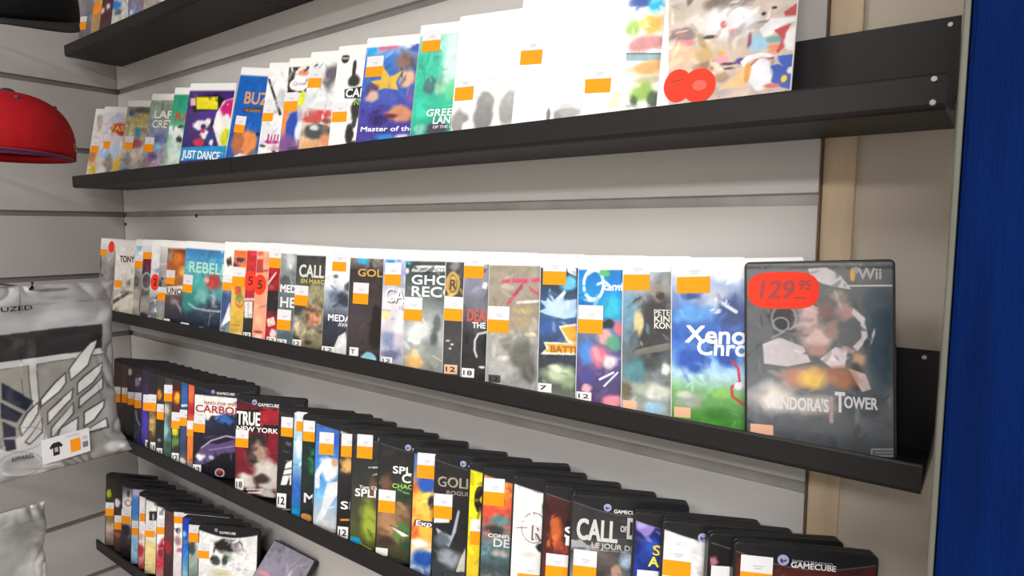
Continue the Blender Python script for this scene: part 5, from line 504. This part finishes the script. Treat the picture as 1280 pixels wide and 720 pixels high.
# ------------------------------------------------------------------ caps
def cap(name_label,loc,yaw,tilt,col,red=False,scale=1.):
    root=empty('baseball_cap',name_label,'cap',None,Matrix.Translation(loc)@Matrix.Rotation(yaw,4,'Z')@Matrix.Rotation(tilt,4,'X')@Matrix.Scale(scale,4))
    m=mat('cap_cloth_'+('red' if red else 'black'),col,.8,noise=.08,nscale=40,bump=.25,bscale=500,spec=.2)
    rx,ry,h=.094,.112,.112
    def dome(t,p,off=0):   # t around, p 0 rim .. 1 crown; front (-y) is steeper
        c=math.cos(p*math.pi/2); s=math.sin(p*math.pi/2); k=c**.72
        front=max(0,-math.sin(t)); hh=h*(s**(.92))*(1+.0*front)
        seam=1-.012*(1-abs(math.sin(3*t)))**12*c
        bulge=1+.07*math.sin(p*math.pi)
        return Vector(((rx*k*bulge*seam+off)*math.cos(t),(ry*k*bulge*seam+off)*math.sin(t)+(.006*front*math.sin(p*math.pi)*-1),hh+off*s))
    bm=bmesh.new(); N,Pn=72,18; R_=[[bm.verts.new(dome(2*math.pi*i/N,j/Pn)) for i in range(N)] for j in range(Pn)]; topv=bm.verts.new((0,0,h))
    for j in range(Pn-1):
        for i in range(N): bm.faces.new((R_[j][i],R_[j][(i+1)%N],R_[j+1][(i+1)%N],R_[j+1][i]))
    for i in range(N): bm.faces.new((R_[-1][i],R_[-1][(i+1)%N],topv))
    inn=[bm.verts.new((v.co.x*.965,v.co.y*.965,v.co.z+.012)) for v in R_[0]]
    for i in range(N): bm.faces.new((R_[0][(i+1)%N],R_[0][i],inn[i],inn[(i+1)%N]))
    fin(bm,'crown',m,root,True)
    bm=bmesh.new(); bmesh.ops.create_uvsphere(bm,u_segments=16,v_segments=8,radius=.0125,matrix=Matrix.Translation((0,0,h+.001))@Matrix.Scale(.6,4,(0,0,1))); fin(bm,'top_button',mat('cap_button_dark','2c3034',.7),root,True)
    # flat visor with stitched rim
    bm=bmesh.new(); n=30; up=[];lo=[]
    for lay_,z in ((up,.0025),(lo,-.0015)):
        for i in range(n+1):
            t=math.pi+math.pi*i/n; ix,iy=rx*1.0*math.cos(t),ry*1.0*math.sin(t)
            s=math.sin(math.pi*i/n)**.55; ox,oy=ix*(1+.03*s),iy-.068*s
            sag=(-.001 if red else -.012)*(abs(ix)/rx)**2
            lay_.append([bm.verts.new((ix*(1-k)+ox*k,iy*(1-k)+oy*k,z+sag*k)) for k in (0,.25,.5,.75,.94,1)])
    for i in range(n):
        for k in range(5):
            bm.faces.new((up[i][k],up[i+1][k],up[i+1][k+1],up[i][k+1])); bm.faces.new((lo[i][k],lo[i][k+1],lo[i+1][k+1],lo[i+1][k]))
        bm.faces.new((up[i][5],up[i+1][5],lo[i+1][5],lo[i][5]))
    fin(bm,'visor',mat('visor_'+('red' if red else 'black'),'941a22' if red else '141416',.7,noise=.06,bump=.2,bscale=400) ,root,True)
    if red:
        bm=bmesh.new(); a=[];b=[]
        for i in range(n+1):
            t=math.pi+math.pi*i/n; s=math.sin(math.pi*i/n)**.55; ox,oy=rx*math.cos(t)*(1+.035*s),ry*math.sin(t)-.0695*s; sag=(-.001 if red else -.012)*(abs(rx*math.cos(t))/rx)**2
            a.append(bm.verts.new((ox,oy,.0005+sag))); b.append(bm.verts.new((ox*.99,oy*.985,-.0042+sag)))
        for i in range(n): bm.faces.new((a[i],a[i+1],b[i+1],b[i]))
        fin(bm,'visor_edge',mat('visor_edge_blue','2c2460',.6),root)
        v_,f_=text_geo('POKE'); vv=[]
        x0,x1=v_[:,0].min(),v_[:,0].max()
        for x,z in v_:
            u=(x-x0)/(x1-x0); q=dome(math.radians(-2+u*17),.07+.085*z/.7,.0012); vv.append(tuple(q))
        mk('side_embroidery',vv,f_,[0]*len(f_),[mat('gold_thread','c8a858',.6)],root)
    else:
        pass
    for s_ in (-1,1):
        for q in (0,1):
            bm=bmesh.new(); p=dome(-math.pi/2+s_*(.55+q*1.3),.62,.0004); bmesh.ops.create_uvsphere(bm,u_segments=10,v_segments=6,radius=.0035,matrix=Matrix.Translation(p)); fin(bm,'eyelet',mat('eyelet_blue' if red else 'eyelet_black','44386c' if red else '202022',.6),root,True)
    return root
CAPX=-1.50
cap('red snapback cap with dark top button hanging in front of the left wall',(CAPX,.408,.128+ZC),math.radians(58),math.radians(0),'9e1019',True,1.07)
hook(.408,.15,-1.615,'black hook carrying the red cap')
cap('black cap cut off by the top left corner, above the red cap',(CAPX,.425,.392+ZC),math.radians(62),math.radians(18),'08080a',False,1.12)
hook(.425,.46,-1.615,'black hook carrying the black cap')
# ------------------------------------------------------------------ light
def lamp(x,y,w,l,power,col,label):
    r=empty('ceiling_light',label,'ceiling light','ceiling lights of the shop',Matrix.Translation((x,y,2.698)))
    bm=bmesh.new(); box(bm,-w/2-.02,-l/2-.02,-.03,w/2+.02,l/2+.02,-.001,.003); fin(bm,'light_frame',mat('light_frame','d8d8d6',.5),r)
    bm=bmesh.new(); box(bm,-w/2,-l/2,-.034,w/2,l/2,-.0301)
    m=bpy.data.materials.get('lit_diffuser')
    if not m:
        m=bpy.data.materials.new('lit_diffuser'); m.use_nodes=True; b=m.node_tree.nodes['Principled BSDF']; b.inputs['Emission Color'].default_value=(1,.97,.93,1); b.inputs['Emission Strength'].default_value=3
    fin(bm,'diffuser',m,r)
    ld=bpy.data.lights.new('panel_light','AREA'); ld.shape='RECTANGLE'; ld.size=w; ld.size_y=l; ld.energy=power; ld.color=col
    lo=bpy.data.objects.new('panel_light',ld); C.objects.link(lo); lo.parent=r; lo.location=(0,0,-.036)
lamp(-.85,-.85,.6,.6,15,(1,.98,.95),'square ceiling light panel over the shelves')
lamp(.9,-1.0,.6,1.2,52,(1,.98,.95),'long ceiling light panel over the right side')
lamp(.8,-2.5,1.6,.6,135,(1,.98,.96),'long ceiling light panel at the rear of the shop')
w=bpy.data.worlds.new('room_air'); bpy.context.scene.world=w; w.use_nodes=True; w.node_tree.nodes['Background'].inputs[0].default_value=(.9,.93,1,1); w.node_tree.nodes['Background'].inputs[1].default_value=.05
# ------------------------------------------------------------------ camera
cd=bpy.data.cameras.new('camera'); co=bpy.data.objects.new('camera',cd); C.objects.link(co); bpy.context.scene.camera=co
cd.sensor_width=36; cd.lens=802.28*36/1280; cd.clip_start=.02
yaw,pitch,rollc=.649796,.0950494,.00204716
f=Vector((-math.sin(yaw)*math.cos(pitch),math.cos(yaw)*math.cos(pitch),-math.sin(pitch))); r=Vector((math.cos(yaw),math.sin(yaw),0)); u=r.cross(f)
r2=r*math.cos(rollc)+u*math.sin(rollc); u2=-r*math.sin(rollc)+u*math.cos(rollc)
Mc=Matrix(((r2.x,u2.x,-f.x,0),(r2.y,u2.y,-f.y,0),(r2.z,u2.z,-f.z,ZC),(0,0,0,1))); co.matrix_world=Mc
vs=bpy.context.scene.view_settings; vs.view_transform='Standard'; vs.look='None'; vs.gamma=1; vs.exposure=0; vs.use_curve_mapping=False
